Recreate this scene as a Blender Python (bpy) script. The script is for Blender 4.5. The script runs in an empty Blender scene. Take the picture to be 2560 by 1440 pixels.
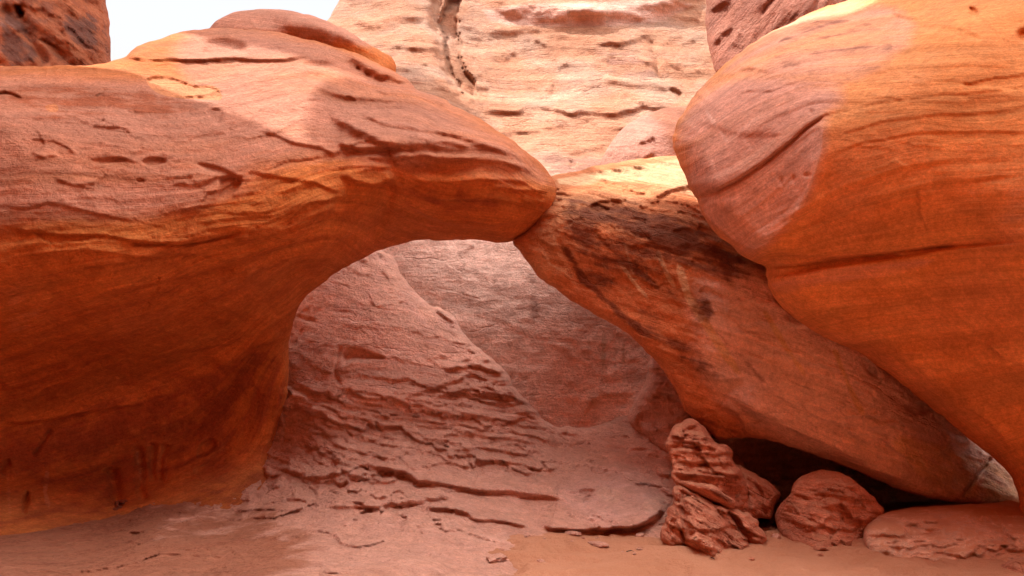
import bpy, math
import numpy as np
from mathutils import Vector, Matrix

R = math.radians
scene = bpy.context.scene
COL = scene.collection

# ------------------------------------------------------------------ camera
W_PX, H_PX = 2560.0, 1440.0
FPX = 1707.0
PITCH = R(10.0)
CAM_Z = 1.6
cam_d = bpy.data.cameras.new("camera")
cam_d.sensor_width = 36.0
cam_d.lens = FPX / W_PX * 36.0
cam_d.clip_start = 0.05
cam_d.clip_end = 3000.0
cam = bpy.data.objects.new("camera", cam_d)
cam.location = (0, 0, CAM_Z)
cam.rotation_euler = (math.pi / 2 + PITCH, 0, 0)
COL.objects.link(cam)
scene.camera = cam

# ------------------------------------------------------------------ light
SUN = Vector((-0.42, 0.12, 0.90)).normalized()      # towards the sun
scene.view_settings.view_transform = 'Standard'
scene.view_settings.look = 'None'
scene.view_settings.gamma = 1.0
scene.view_settings.exposure = 2.2
scene.render.engine = 'CYCLES'
scene.cycles.max_bounces = 10
scene.cycles.diffuse_bounces = 8
scene.cycles.sample_clamp_indirect = 6.0

world = bpy.data.worlds.new("World")
scene.world = world
world.use_nodes = True
wt = world.node_tree
wt.nodes.clear()
w_out = wt.nodes.new('ShaderNodeOutputWorld')
w_bg = wt.nodes.new('ShaderNodeBackground')
w_cl = wt.nodes.new('ShaderNodeBackground')
w_mix = wt.nodes.new('ShaderNodeMixShader')
sky = wt.nodes.new('ShaderNodeTexSky')
sky.sky_type = 'NISHITA'
sky.sun_disc = False
sky.sun_elevation = math.asin(SUN.z)
sky.sun_rotation = math.atan2(SUN.x, SUN.y)
sky.altitude = 1500
w_bg.inputs['Strength'].default_value = 0.12
wt.links.new(sky.outputs[0], w_bg.inputs['Color'])
w_cl.inputs['Color'].default_value = (1.0, 0.995, 0.985, 1)
w_cl.inputs['Strength'].default_value = 0.62
wtc = wt.nodes.new('ShaderNodeTexCoord')
wmap = wt.nodes.new('ShaderNodeMapping')
wmap.inputs['Scale'].default_value = (1.3, 1.3, 2.6)
wn = wt.nodes.new('ShaderNodeTexNoise')
wn.inputs['Scale'].default_value = 1.6
wn.inputs['Detail'].default_value = 6
wn.inputs['Roughness'].default_value = 0.55
wr = wt.nodes.new('ShaderNodeValToRGB')
wr.color_ramp.elements[0].position = 0.30
wr.color_ramp.elements[0].color = (0.86, 0.86, 0.86, 1)
wr.color_ramp.elements[1].position = 0.55
# the cloud layer is brighter overhead than low down, as a thin overcast is
wsep = wt.nodes.new('ShaderNodeSeparateXYZ')
wel = wt.nodes.new('ShaderNodeMapRange')
wel.interpolation_type = 'SMOOTHSTEP'
wel.inputs['From Min'].default_value = 0.60
wel.inputs['From Max'].default_value = 0.95
wel.inputs['To Min'].default_value = 0.215
wel.inputs['To Max'].default_value = 1.35
wt.links.new(wtc.outputs['Generated'], wsep.inputs[0])
wt.links.new(wsep.outputs['Z'], wel.inputs['Value'])
wt.links.new(wel.outputs[0], w_cl.inputs['Strength'])
wt.links.new(wtc.outputs['Generated'], wmap.inputs[0])
wt.links.new(wmap.outputs[0], wn.inputs['Vector'])
wt.links.new(wn.outputs['Fac'], wr.inputs[0])
wt.links.new(wr.outputs[0], w_mix.inputs[0])
wt.links.new(w_bg.outputs[0], w_mix.inputs[1])
wt.links.new(w_cl.outputs[0], w_mix.inputs[2])
wt.links.new(w_mix.outputs[0], w_out.inputs['Surface'])

sun_d = bpy.data.lights.new("sun", 'SUN')
sun_d.energy = 2.0
sun_d.angle = R(0.53)
sun_d.color = (1.0, 0.94, 0.86)
sun = bpy.data.objects.new("sun", sun_d)
sun.rotation_euler = SUN.to_track_quat('Z', 'Y').to_euler()
sun.location = SUN * 60
COL.objects.link(sun)

# ------------------------------------------------------------------ numpy noise
def _h(ix, iy, iz, seed):
    n = (ix * 374761393 + iy * 668265263 + iz * 2147483647 + seed * 974634777) & 0xFFFFFFFF
    n = ((n ^ (n >> 13)) * 1274126177) & 0xFFFFFFFF
    n = ((n ^ (n >> 16)) * 2246822519) & 0xFFFFFFFF
    return ((n ^ (n >> 15)) & 0xFFFFFF) / float(0xFFFFFF) * 2.0 - 1.0

def noise(x, y, z, seed=0):
    """smooth value noise, about -1..1"""
    x, y, z = np.broadcast_arrays(np.asarray(x, float), y, z)
    xi, yi, zi = np.floor(x).astype(np.int64), np.floor(y).astype(np.int64), np.floor(z).astype(np.int64)
    u, v, w = x - xi, y - yi, z - zi
    u, v, w = [t * t * t * (t * (t * 6 - 15) + 10) for t in (u, v, w)]
    r = 0.0
    for dx, fu in ((0, 1 - u), (1, u)):
        for dy, fv in ((0, 1 - v), (1, v)):
            for dz, fw in ((0, 1 - w), (1, w)):
                r = r + fu * fv * fw * _h(xi + dx, yi + dy, zi + dz, seed)
    return r

def fbm(x, y, z, octaves=4, seed=0, rough=0.5):
    a, s, t = 1.0, 0.0, 0.0
    for o in range(octaves):
        s = s + a * noise(x * 2 ** o + 17.3 * o, y * 2 ** o + 5.1 * o, z * 2 ** o, seed + o * 31)
        t += a
        a *= rough
    return s / t

def facets(x, y, z, seed=0):
    """broken-rock relief: every cell of an uneven 3-D mosaic is a flat chip with its own tilt, about -1..1"""
    xi, yi, zi = np.floor(x).astype(np.int64), np.floor(y).astype(np.int64), np.floor(z).astype(np.int64)
    best = np.full(len(x), 1e9)
    val = np.zeros(len(x))
    for dx in (-1, 0, 1):
        for dy in (-1, 0, 1):
            for dz in (-1, 0, 1):
                cx, cy, cz = xi + dx, yi + dy, zi + dz
                px = cx + .5 + .45 * _h(cx, cy, cz, seed)
                py = cy + .5 + .45 * _h(cx, cy, cz, seed + 1)
                pz = cz + .5 + .45 * _h(cx, cy, cz, seed + 2)
                ax, ay, az = x - px, y - py, z - pz
                d = ax * ax + ay * ay + az * az
                m = d < best
                v = .45 * _h(cx, cy, cz, seed + 3) + .9 * (ax * _h(cx, cy, cz, seed + 4) + az * _h(cx, cy, cz, seed + 5))
                best = np.where(m, d, best)
                val = np.where(m, v, val)
    return val

def sstep(a, b, x):
    t = np.clip((x - a) / (b - a), 0, 1)
    return t * t * (3 - 2 * t)

# ------------------------------------------------------------------ fields given by control points
def rbf(points):
    P = np.array(points, float)
    X = P[:, :2] / 1000.0
    n = len(P)
    d = np.sqrt(((X[:, None] - X[None]) ** 2).sum(-1))
    K = np.where(d > 0, d * d * np.log(d + 1e-12), 0) + np.eye(n) * 2e-4
    A = np.zeros((n + 3, n + 3))
    A[:n, :n] = K
    A[:n, n] = 1
    A[:n, n + 1:] = X
    A[n, :n] = 1
    A[n + 1:, :n] = X.T
    b = np.zeros(n + 3)
    b[:n] = P[:, 2]
    w = np.linalg.solve(A, b)
    def f(x, y):
        q = np.stack([np.ravel(x), np.ravel(y)], -1) / 1000.0
        out = np.zeros(len(q))
        for s in range(0, len(q), 20000):
            qq = q[s:s + 20000]
            dd = np.sqrt(((qq[:, None] - X[None]) ** 2).sum(-1))
            out[s:s + 20000] = (np.where(dd > 0, dd * dd * np.log(dd + 1e-12), 0) @ w[:n]) + w[n] + qq @ w[n + 1:]
        return out
    return f

def lines(*ls):
    """bedding traces: (value, (x,y), (x,y)...) -> control points"""
    return [(x, y, l[0]) for l in ls for x, y in l[1:]]

def smooth_closed(pts, step=6.0, it=1):
    P = np.array(pts, float)
    for _ in range(it):                                  # corner cutting
        Q = np.roll(P, -1, 0)
        P = np.stack([P * .75 + Q * .25, P * .25 + Q * .75], 1).reshape(-1, 2)
    out = []
    for a, b in zip(P, np.roll(P, -1, 0)):
        n = max(1, int(np.hypot(*(b - a)) / step))
        for k in range(n):
            out.append(a + (b - a) * k / n)
    return np.array(out)

def nearest_on(P, A, B):
    """nearest point on the segments A-B for each P: distance, point, segment index, parameter"""
    D = B - A
    L2 = (D ** 2).sum(1) + 1e-9
    best = np.full(len(P), 1e18)
    bi = np.zeros(len(P), int)
    bt = np.zeros(len(P))
    for s in range(0, len(P), 8000):
        q = P[s:s + 8000]
        t = np.clip(((q[:, None] - A[None]) * D[None]).sum(-1) / L2, 0, 1)
        c = A[None] + D[None] * t[..., None]
        d = ((q[:, None] - c) ** 2).sum(-1)
        i = d.argmin(1)
        k = np.arange(len(q))
        best[s:s + 8000] = d[k, i]
        bi[s:s + 8000] = i
        bt[s:s + 8000] = t[k, i]
    pt = A[bi] + D[bi] * bt[:, None]
    return np.sqrt(best), pt, bi, bt

def inside(P, poly):
    x, y = P[:, 0], P[:, 1]
    r = np.zeros(len(P), bool)
    a = poly
    b = np.roll(poly, -1, 0)
    for (x0, y0), (x1, y1) in zip(a, b):
        if y0 == y1:
            continue
        c = (y0 > y) != (y1 > y)
        r ^= c & (x < (x1 - x0) * (y - y0) / (y1 - y0) + x0)
    return r

# ------------------------------------------------------------------ features drawn on a rock face
def polydist(P, pts):
    A = np.array(pts[:-1], float)
    B = np.array(pts[1:], float)
    d, pt, i, t = nearest_on(P, A, B)
    D = B - A
    L = np.hypot(D[:, 0], D[:, 1])
    cum = np.concatenate([[0], np.cumsum(L)])
    along = (cum[i] + t * L[i]) / cum[-1]
    sgn = np.sign(D[i, 0] * (P[:, 1] - A[i, 1]) - D[i, 1] * (P[:, 0] - A[i, 0]))
    return d * sgn, along

def apply_features(P, feats, warp):
    """returns relief in metres (positive = towards the viewer) and three stain masks"""
    relief = np.zeros(len(P))
    mask = np.zeros((len(P), 3))
    Q = P + warp
    for f in feats:
        kind = f[0]
        pts = np.array(f[1], float)
        if kind == 'ledge':       # pts, amount, undercut width, fade above[, ragged]
            _, _, a, w, up = f[:5]
            m = 3 * up + 3 * w + 20
            sel = ((Q[:, 0] > pts[:, 0].min() - m) & (Q[:, 0] < pts[:, 0].max() + m) &
                   (Q[:, 1] > pts[:, 1].min() - m) & (Q[:, 1] < pts[:, 1].max() + m))
            if not sel.any():
                continue
            s, t = polydist(Q[sel], pts)
            fade = sstep(0, .15, t) * sstep(1, .85, t)
            v = np.where(s < -w, np.exp((s + w) / up), 1 - sstep(-w, 0, s))
            relief[sel] += a * v * fade
        elif kind == 'groove':    # pts, depth, width
            _, _, a, w = f[:4]
            m = 3 * w
            sel = ((Q[:, 0] > pts[:, 0].min() - m) & (Q[:, 0] < pts[:, 0].max() + m) &
                   (Q[:, 1] > pts[:, 1].min() - m) & (Q[:, 1] < pts[:, 1].max() + m))
            if not sel.any():
                continue
            s, t = polydist(Q[sel], pts)
            fade = sstep(0, .08, t) * sstep(1, .92, t)
            relief[sel] -= a * np.exp(-(s / w) ** 2) * fade
        elif kind == 'dent':      # polygon, depth, edge softness (negative depth = raised plate)
            _, _, a, w = f[:4]
            poly = smooth_closed(pts, 8, 2)
            sel = ((Q[:, 0] > pts[:, 0].min()) & (Q[:, 0] < pts[:, 0].max()) &
                   (Q[:, 1] > pts[:, 1].min()) & (Q[:, 1] < pts[:, 1].max()))
            if not sel.any():
                continue
            q = Q[sel]
            d, _, _, _ = nearest_on(q, poly, np.roll(poly, -1, 0))
            relief[sel] -= a * sstep(0, w, d) * inside(q, poly)
        elif kind == 'pit':       # [(x, y, rx, ry)...], depth
            for (x, y, rx, ry) in f[1]:
                r = ((Q[:, 0] - x) / rx) ** 2 + ((Q[:, 1] - y) / ry) ** 2
                relief -= f[2] * np.exp(-r * r)
        elif kind == 'stain_light':     # polygon, channel, value, softness
            _, _, ch, a, w = f[:5]
            poly = smooth_closed(pts, 14, 1)
            m = w
            sel = ((P[:, 0] > pts[:, 0].min() - m) & (P[:, 0] < pts[:, 0].max() + m) &
                   (P[:, 1] > pts[:, 1].min() - m) & (P[:, 1] < pts[:, 1].max() + m))
            if not sel.any():
                continue
            q = P[sel]
            d, _, _, _ = nearest_on(q, poly, np.roll(poly, -1, 0))
            d = np.where(inside(q, poly), d, -d)
            mask[sel, ch] = np.maximum(mask[sel, ch], a * sstep(-w, w, d)) if a > 0 else mask[sel, ch] * (1 + a * sstep(-w, w, d))
        elif kind == 'streak':    # pts, channel, value, width
            _, _, ch, a, w = f[:5]
            sel = ((P[:, 0] > pts[:, 0].min() - 3 * w) & (P[:, 0] < pts[:, 0].max() + 3 * w) &
                   (P[:, 1] > pts[:, 1].min() - 3 * w) & (P[:, 1] < pts[:, 1].max() + 3 * w))
            if not sel.any():
                continue
            s, t = polydist(P[sel], pts)
            fade = sstep(0, .1, t) * sstep(1, .7, t)
            mask[sel, ch] = np.maximum(mask[sel, ch], a * np.exp(-(s / w) ** 2) * fade)
    return relief, mask

# ------------------------------------------------------------------ rays
CP, SP = math.cos(PITCH), math.sin(PITCH)
def to_world(x, y, D):
    """point at distance D ahead (world Y) on the line of sight of the photo's pixel (x, y)"""
    cx = (x - W_PX / 2) / FPX
    cz = -(y - H_PX / 2) / FPX
    dy = CP - SP * cz
    dz = SP + CP * cz
    k = D / dy
    return np.stack([cx * k, D * np.ones_like(cx), CAM_Z + dz * k], -1)

def axis_lines(lo, hi, flo, fhi, step, far):
    mid = np.arange(max(lo, flo), min(hi, fhi) + step, step)
    a, b = [], []
    s, x = step, mid[0]
    while x > lo:
        s = min(s * 1.35, far)
        x -= s
        a.append(x)
    s, x = step, mid[-1]
    while x < hi:
        s = min(s * 1.35, far)
        x += s
        b.append(x)
    return np.array(a[::-1] + list(mid) + b)

def rock_mesh(name, outline, depth, mat, rounding=(70, 0.6), back=1.5, bed=None, feats=(), step=5.0,
              amp=(0.05, 0.9), fine=(0.012, 6.0), strata=(0.02, 5.0), terrace=None, warp=9.0, chips=None, punch=1.0,
              rag=2.0, seed=0, tilt=(0, 0), parent=None, cuts=1):
    poly = smooth_closed(outline, 7.0, cuts)
    # uneven outline
    n = noise(poly[:, 0] * .02, poly[:, 1] * .02, 0, seed + 5) * rag * 1.5 + noise(poly[:, 0] * .07, poly[:, 1] * .07, 3, seed + 6) * rag
    t = np.roll(poly, -1, 0) - np.roll(poly, 1, 0)
    t /= np.hypot(t[:, 0], t[:, 1])[:, None] + 1e-9
    poly = poly + np.stack([t[:, 1], -t[:, 0]], -1) * n[:, None]
    xs = axis_lines(poly[:, 0].min(), poly[:, 0].max(), -40, 2600, step, 60)
    ys = axis_lines(poly[:, 1].min(), poly[:, 1].max(), -40, 1480, step, 60)
    GX, GY = np.meshgrid(xs, ys)
    P = np.stack([GX.ravel(), GY.ravel()], -1)
    ins = inside(P, poly).reshape(GX.shape)
    # a quad is kept when at least 3 of its corners lie inside
    c = ins[:-1, :-1].astype(int) + ins[1:, :-1] + ins[:-1, 1:] + ins[1:, 1:]
    keep = c >= 3
    idx = np.arange(GX.size).reshape(GX.shape)
    q = np.stack([idx[:-1, :-1][keep], idx[1:, :-1][keep], idx[1:, 1:][keep], idx[:-1, 1:][keep]], -1)
    used = np.unique(q)
    remap = -np.ones(GX.size, int)
    remap[used] = np.arange(len(used))
    q = remap[q]
    P = P[used]
    # rim vertices = those on a boundary edge
    e = np.concatenate([q[:, [0, 1]], q[:, [1, 2]], q[:, [2, 3]], q[:, [3, 0]]])
    es = np.sort(e, 1)
    key = es[:, 0] * len(P) + es[:, 1]
    uk, cnt = np.unique(key, return_counts=True)
    bk = uk[cnt == 1]
    rimv = np.unique(np.concatenate([bk // len(P), bk % len(P)]))
    rim = np.zeros(len(P), bool)
    rim[rimv] = True
    d, pt, _, _ = nearest_on(P, poly, np.roll(poly, -1, 0))
    r_px, r_m = rounding
    # gather the grid towards the rim so that the turning edge is well sampled
    rp = min(r_px, 40.0)
    sc = np.clip(d / rp, 0.02, 1) ** 0.7
    P = np.where(rim[:, None], pt, pt + (P - pt) * sc[:, None])
    d = np.where(rim, 0, d * sc)
    f = np.sqrt(np.clip(1 - (1 - np.clip(d / r_px, 0, 1)) ** 2, 0, 1))
    D0 = rbf(depth)(P[:, 0], P[:, 1])
    Wp = to_world(P[:, 0], P[:, 1], D0)
    if bed is None:
        B = Wp[:, 2] + tilt[0] * Wp[:, 0] + tilt[1] * Wp[:, 1]
    else:
        B = rbf(bed)(P[:, 0], P[:, 1])
    x, y, z = Wp.T
    B = B + 0.05 * fbm(x * .8, y * .8, z * .8, 3, seed + 1)
    wx = fbm(x * 1.7, y * 1.7, z * 1.7, 3, seed + 2) * warp
    wy = fbm(x * 1.7, y * 1.7, z * 1.7, 3, seed + 3) * warp
    calm = apply_features(P, [('stain_light', f[1], 0, f[2], f[3]) for f in feats if f[0] == 'calm'], P * 0)[1][:, 0]
    relief, mask = apply_features(P, feats, np.stack([wx, wy], -1))
    relief = relief * punch + amp[0] * fbm(x * amp[1], y * amp[1], z * amp[1], 4, seed + 10, .5)
    relief = relief + 1.6 * fine[0] * fbm(x * fine[1], y * fine[1], B * fine[1] * 1.8, 4, seed + 20, .65)
    sm = .5 + .5 * noise(x * .7, y * .7, z * .9, seed + 33)
    relief = relief + strata[0] * fbm(x * .35, B * strata[1], y * .35, 3, seed + 30, .6) * (.35 + sm) * (1 - calm)
    if terrace:
        ta, tf, tn, th = terrace            # height, layers per metre, raggedness, share of layers that stand out
        for k, (fa, ff) in enumerate(((1.0, 1.0), (.6, 2.3), (.42, 5.3))):
            tt = (B + .18 * noise(B * 1.1, 0, 0, seed + 60)) * tf * ff + tn * (.55 * fbm(x * .9, y * .9, z * .9, 3, seed + 40 + k) +
                                    .22 * fbm(x * 4.5, y * 4.5, z * 4.5, 3, seed + 45 + k, .6)) * (1 + .5 * k)
            li = np.floor(tt)
            fr = tt - li
            e = .07 + .04 * k
            prof = np.where(fr < e, fr / e, (1 - (fr - e) / (1 - e)) ** (1.2 - .3 * k))
            # each layer shows only along stretches of its own
            on = noise(x * 1.1 * (1 + .6 * k) + li * 5.37, y * .6 + li * 1.7, li * 3.1, seed + 42 + k)
            zone = fbm(x * .55, y * .55, z * .55, 2, seed + 48)
            on = sstep(th - .15, th + .35, on * .8 + zone * .9 + .15)
            relief = relief + ta * fa * prof * on * (1 - calm)
    if chips:
        ca, cf, cth = chips                 # relief, chips per metre, share of face covered
        jx = .35 * fbm(x * cf * 1.4, y * cf * 1.4, z * cf * 1.4, 3, seed + 70)
        jz = .35 * fbm(x * cf * 1.4, y * cf * 1.4, z * cf * 1.4, 3, seed + 74)
        zone = sstep(cth - .2, cth + .2, fbm(x * .8, y * .8, z * .8, 3, seed + 77) * 1.3)
        relief = relief + ca * facets(x * cf * .7 + jx, y * cf * .7, B * cf * 1.5 + jz, seed + 78) * zone * (1 - .5 * calm)
        relief = relief + ca * .4 * facets(x * cf * 1.9 + jx * 2, y * cf * 1.9, B * cf * 4 + jz * 2, seed + 88) * zone * (1 - .5 * calm)
    ef = np.clip(d / 14.0, 0, 1)
    relief = relief * (.25 + .75 * ef)
    Df = D0 + r_m * (1 - f) - relief
    Db = D0 + r_m + back * f
    Db = np.maximum(Db, Df + .02)
    Db = np.where(rim, Df, Db)
    n0 = len(P)
    front = to_world(P[:, 0], P[:, 1], Df)
    # behind, the body draws in a little so that its back never shows past its own outline
    bi = ~rim
    back_v = to_world(P[bi, 0], P[bi, 1], Db[bi])
    bmap = np.arange(n0)
    bmap[bi] = n0 + np.arange(bi.sum())
    V = np.concatenate([front, back_v])
    qb = bmap[q][:, ::-1]
    # drop back faces that coincide with front faces (all four corners on the rim)
    allrim = rim[q].all(1)
    F = np.concatenate([q, qb[~allrim]])
    me = bpy.data.meshes.new(name)
    me.vertices.add(len(V))
    me.vertices.foreach_set('co', V.ravel().astype(np.float32))
    me.loops.add(F.size)
    me.loops.foreach_set('vertex_index', F.ravel().astype(np.int32))
    me.polygons.add(len(F))
    me.polygons.foreach_set('loop_start', (np.arange(len(F)) * 4).astype(np.int32))
    me.polygons.foreach_set('loop_total', np.full(len(F), 4, np.int32))
    me.polygons.foreach_set('use_smooth', np.ones(len(F), bool))
    me.update(calc_edges=True)
    me.validate()
    sel = np.concatenate([np.arange(n0), np.arange(n0)[bi]])
    along = Wp[:, 0] + .25 * noise(x * .5, y * .5, z * .5, seed + 50)
    vec = np.stack([along[sel], B[sel], V[:, 1]], -1)
    a = me.attributes.new('bedding', 'FLOAT_VECTOR', 'POINT')
    a.data.foreach_set('vector', vec.ravel().astype(np.float32))
    mk = np.concatenate([mask, np.ones((n0, 1))], 1)[sel]
    a = me.attributes.new('stain_light', 'FLOAT_COLOR', 'POINT')
    a.data.foreach_set('color', mk.ravel().astype(np.float32))
    me.materials.append(mat)
    ob = bpy.data.objects.new(name, me)
    COL.objects.link(ob)
    if parent is not None:
        ob.parent = parent
    return ob

def tag(o, label=None, cat=None, group=None, kind=None):
    if label: o['label'] = label
    if cat: o['category'] = cat
    if group: o['group'] = group
    if kind: o['kind'] = kind
    return o

def empty(name, loc=(0, 0, 0)):
    o = bpy.data.objects.new(name, None)
    o.empty_display_size = .3
    COL.objects.link(o)
    o.location = loc
    return o

def adopt(root, *children):
    inv = Matrix.Translation(-root.location)
    for c in children:
        c.parent = root
        c.matrix_parent_inverse = inv
# ------------------------------------------------------------------ materials
def rgb(c):
    return (c[0], c[1], c[2], 1.0)

def rock_material(name, base, alt, dark, pale, pink=(0.40, 0.20, 0.15), streak=0.5, blotch=0.35,
                  bump=0.5, fine=1.0, dark_auto=0.0, thin=14.0, rough=0.9, dust=None, dust_amt=0.0, grain=1.0, pink_auto=0.0, cracks=0.0, lam=1.0):
    m = bpy.data.materials.new(name)
    m.use_nodes = True
    nt = m.node_tree
    N, L = nt.nodes, nt.links
    N.clear()
    out = N.new('ShaderNodeOutputMaterial')
    bs = N.new('ShaderNodeBsdfPrincipled')
    bs.inputs['Roughness'].default_value = rough
    bs.inputs['Specular IOR Level'].default_value = 0.12
    L.new(bs.outputs[0], out.inputs[0])
    at = N.new('ShaderNodeAttribute'); at.attribute_name = 'bedding'
    st = N.new('ShaderNodeAttribute'); st.attribute_name = 'stain_light'
    sep = N.new('ShaderNodeSeparateColor'); L.new(st.outputs['Color'], sep.inputs[0])
    geo = N.new('ShaderNodeTexCoord')

    def mapping(src, scale):
        mp = N.new('ShaderNodeMapping'); mp.inputs['Scale'].default_value = scale
        L.new(src, mp.inputs[0]); return mp.outputs[0]
    def nz(vec, scale, detail=4, rough_=.55, dist=0.0):
        n = N.new('ShaderNodeTexNoise'); n.inputs['Scale'].default_value = scale
        n.inputs['Detail'].default_value = detail; n.inputs['Roughness'].default_value = rough_
        n.inputs['Distortion'].default_value = dist
        L.new(vec, n.inputs['Vector']); return n.outputs['Fac']
    def ramp(fac, a, b, lo=0.0, hi=1.0):
        r = N.new('ShaderNodeMapRange'); r.inputs['From Min'].default_value = a; r.inputs['From Max'].default_value = b
        r.inputs['To Min'].default_value = lo; r.inputs['To Max'].default_value = hi
        r.interpolation_type = 'SMOOTHSTEP'
        L.new(fac, r.inputs['Value']); return r.outputs['Result']
    def math_(op, a, b=None, clamp=False):
        n = N.new('ShaderNodeMath'); n.operation = op; n.use_clamp = clamp
        for i, v in enumerate((a, b)):
            if v is None: continue
            if isinstance(v, (int, float)): n.inputs[i].default_value = v
            else: L.new(v, n.inputs[i])
        return n.outputs[0]
    def mix(fac, a, b):
        n = N.new('ShaderNodeMix'); n.data_type = 'RGBA'
        if isinstance(fac, (int, float)): n.inputs['Factor'].default_value = fac
        else: L.new(fac, n.inputs['Factor'])
        for k, v in (('A', a), ('B', b)):
            s = [i for i in n.inputs if i.name == k and i.type == 'RGBA'][0]
            if isinstance(v, tuple): s.default_value = rgb(v)
            else: L.new(v, s)
        return [o for o in n.outputs if o.type == 'RGBA'][0]

    obj = geo.outputs['Object']
    beds = mapping(at.outputs['Vector'], (0.45, thin, 0.35))
    bedm = mapping(at.outputs['Vector'], (0.25, 2.6, 0.25))
    s_fine = nz(beds, 1.0, 5, .6, .3)
    s_mid = nz(bedm, 1.0, 4, .55, .4)
    big = nz(obj, 0.55, 4, .55)
    mid = nz(obj, 2.3, 5, .6, .3)
    gr = nz(obj, 95.0, 2, .6)
    gr2 = nz(obj, 22.0, 4, .65)

    c = mix(ramp(math_('ADD', math_('MULTIPLY', s_mid, .5), math_('MULTIPLY', mid, .5)), .38, .62), base, alt)
    c = mix(math_('MULTIPLY', ramp(big, .42, .68), blotch), c, pale)
    if pink_auto:
        c = mix(math_('MULTIPLY', ramp(mid, .45, .62), pink_auto), c, pink)
    # pale stain: channel 2 (blue), also painted sunlight; pink-mauve weathering and painted light: channel 1 (green), dark varnish and painted shade: channel 0 (red)
    def edged(ch, w=.35):
        e = math_('ADD', sep.outputs[ch], math_('MULTIPLY', math_('SUBTRACT', mid, .5), w * 1.6))
        e = math_('ADD', e, math_('MULTIPLY', math_('SUBTRACT', s_fine, .5), w))
        e = math_('ADD', e, math_('MULTIPLY', math_('SUBTRACT', s_mid, .5), w * 2.0))
        return math_('MULTIPLY', ramp(e, .30, .62), ramp(sep.outputs[ch], 0.0, .25))
    e1 = math_('ADD', sep.outputs[1], math_('MULTIPLY', math_('SUBTRACT', s_mid, .5), .9))
    e1 = math_('ADD', e1, math_('MULTIPLY', math_('SUBTRACT', big, .5), .8))
    c = mix(math_('MULTIPLY', math_('MULTIPLY', ramp(e1, .05, .95), ramp(sep.outputs[1], 0.0, .3)), .95), c, pink)
    c = mix(math_('MULTIPLY', edged(2), .9), c, pale)
    dk = edged(0, .6)
    if dark_auto:
        dk2 = math_('MULTIPLY', ramp(math_('ADD', mid, math_('MULTIPLY', big, .6)), .80 , .98), dark_auto)
        dk = math_('MAXIMUM', dk, dk2)
    c = mix(math_('MULTIPLY', dk, .88), c, dark)
    # thin layers and grain modulate brightness
    band = nz(mapping(at.outputs['Vector'], (.12, 1.1, .12)), 1.0, 5, .65, .6)
    lay = ramp(s_fine, .25, .75, 1 - .30 * streak, 1 + .30 * streak)
    lay = math_('MULTIPLY', lay, ramp(band, .36, .64, .84, 1.12))
    lay = math_('MULTIPLY', lay, ramp(nz(obj, 5.5, 6, .7, .5), .34, .66, .88, 1.10))
    s_thin = nz(mapping(at.outputs['Vector'], (1.1, thin * 3.3, .8)), 1.0, 4, .7, .5)
    gr3 = nz(obj, 48.0, 3, .7)
    lay = math_('MULTIPLY', lay, ramp(s_thin, .3, .7, 1 - .16 * lam, 1 + .13 * lam))
    lay = math_('MULTIPLY', lay, ramp(gr3, .33, .67, .90, 1.09))
    lay = math_('MULTIPLY', lay, ramp(gr2, .32, .68, .89, 1.10))
    lay = math_('MULTIPLY', lay, ramp(gr, .3, .7, 1 - .06 * grain, 1 + .06 * grain))
    hv = N.new('ShaderNodeVectorMath'); hv.operation = 'SCALE'
    L.new(c, hv.inputs[0]); L.new(lay, hv.inputs['Scale'])
    col = hv.outputs[0]
    if dust:
        g = N.new('ShaderNodeNewGeometry')
        sx = N.new('ShaderNodeSeparateXYZ'); L.new(g.outputs['Normal'], sx.inputs[0])
        up = math_('ADD', sx.outputs['Z'], math_('MULTIPLY', math_('SUBTRACT', gr2, .5), .8))
        up = math_('ADD', up, math_('MULTIPLY', math_('SUBTRACT', mid, .5), 1.2))
        col = mix(math_('MULTIPLY', ramp(up, .70, 1.05), dust_amt), col, dust)
    L.new(col, bs.inputs['Base Color'])
    # relief too small to model
    h = math_('MULTIPLY', s_fine, .030 * fine)
    h = math_('ADD', h, math_('MULTIPLY', gr2, .026))
    h = math_('ADD', h, math_('MULTIPLY', s_thin, .012 * lam))
    h = math_('ADD', h, math_('MULTIPLY', gr3, .008))
    h = math_('ADD', h, math_('MULTIPLY', gr, .0022 * grain))
    h = math_('ADD', h, math_('MULTIPLY', nz(obj, 7.0, 6, .7, .6), .07))
    h = math_('ADD', h, math_('MULTIPLY', nz(mapping(at.outputs['Vector'], (1.2, 5.0, 1.0)), 1.0, 6, .65, .8), .06 * fine))
    if cracks:
        dv = N.new('ShaderNodeVectorMath'); dv.operation = 'MULTIPLY_ADD'
        nn = N.new('ShaderNodeTexNoise'); nn.inputs['Scale'].default_value = 2.2; nn.inputs['Detail'].default_value = 5
        L.new(obj, nn.inputs['Vector']); L.new(nn.outputs['Color'], dv.inputs[0])
        dv.inputs[1].default_value = (.9, .5, .9); L.new(mapping(at.outputs['Vector'], (.55, 2.4, .4)), dv.inputs[2])
        vo = N.new('ShaderNodeTexVoronoi'); vo.feature = 'DISTANCE_TO_EDGE'; vo.inputs['Scale'].default_value = cracks
        L.new(dv.outputs[0], vo.inputs['Vector'])
        ck = math_('MULTIPLY', ramp(vo.outputs['Distance'], 0.0, .035, 1, 0), ramp(mid, .46, .60))
        h = math_('SUBTRACT', h, math_('MULTIPLY', ck, .022))
    bp = N.new('ShaderNodeBump'); bp.inputs['Strength'].default_value = bump; bp.inputs['Distance'].default_value = 1.0
    L.new(h, bp.inputs['Height'])
    L.new(bp.outputs[0], bs.inputs['Normal'])
    return m

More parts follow.
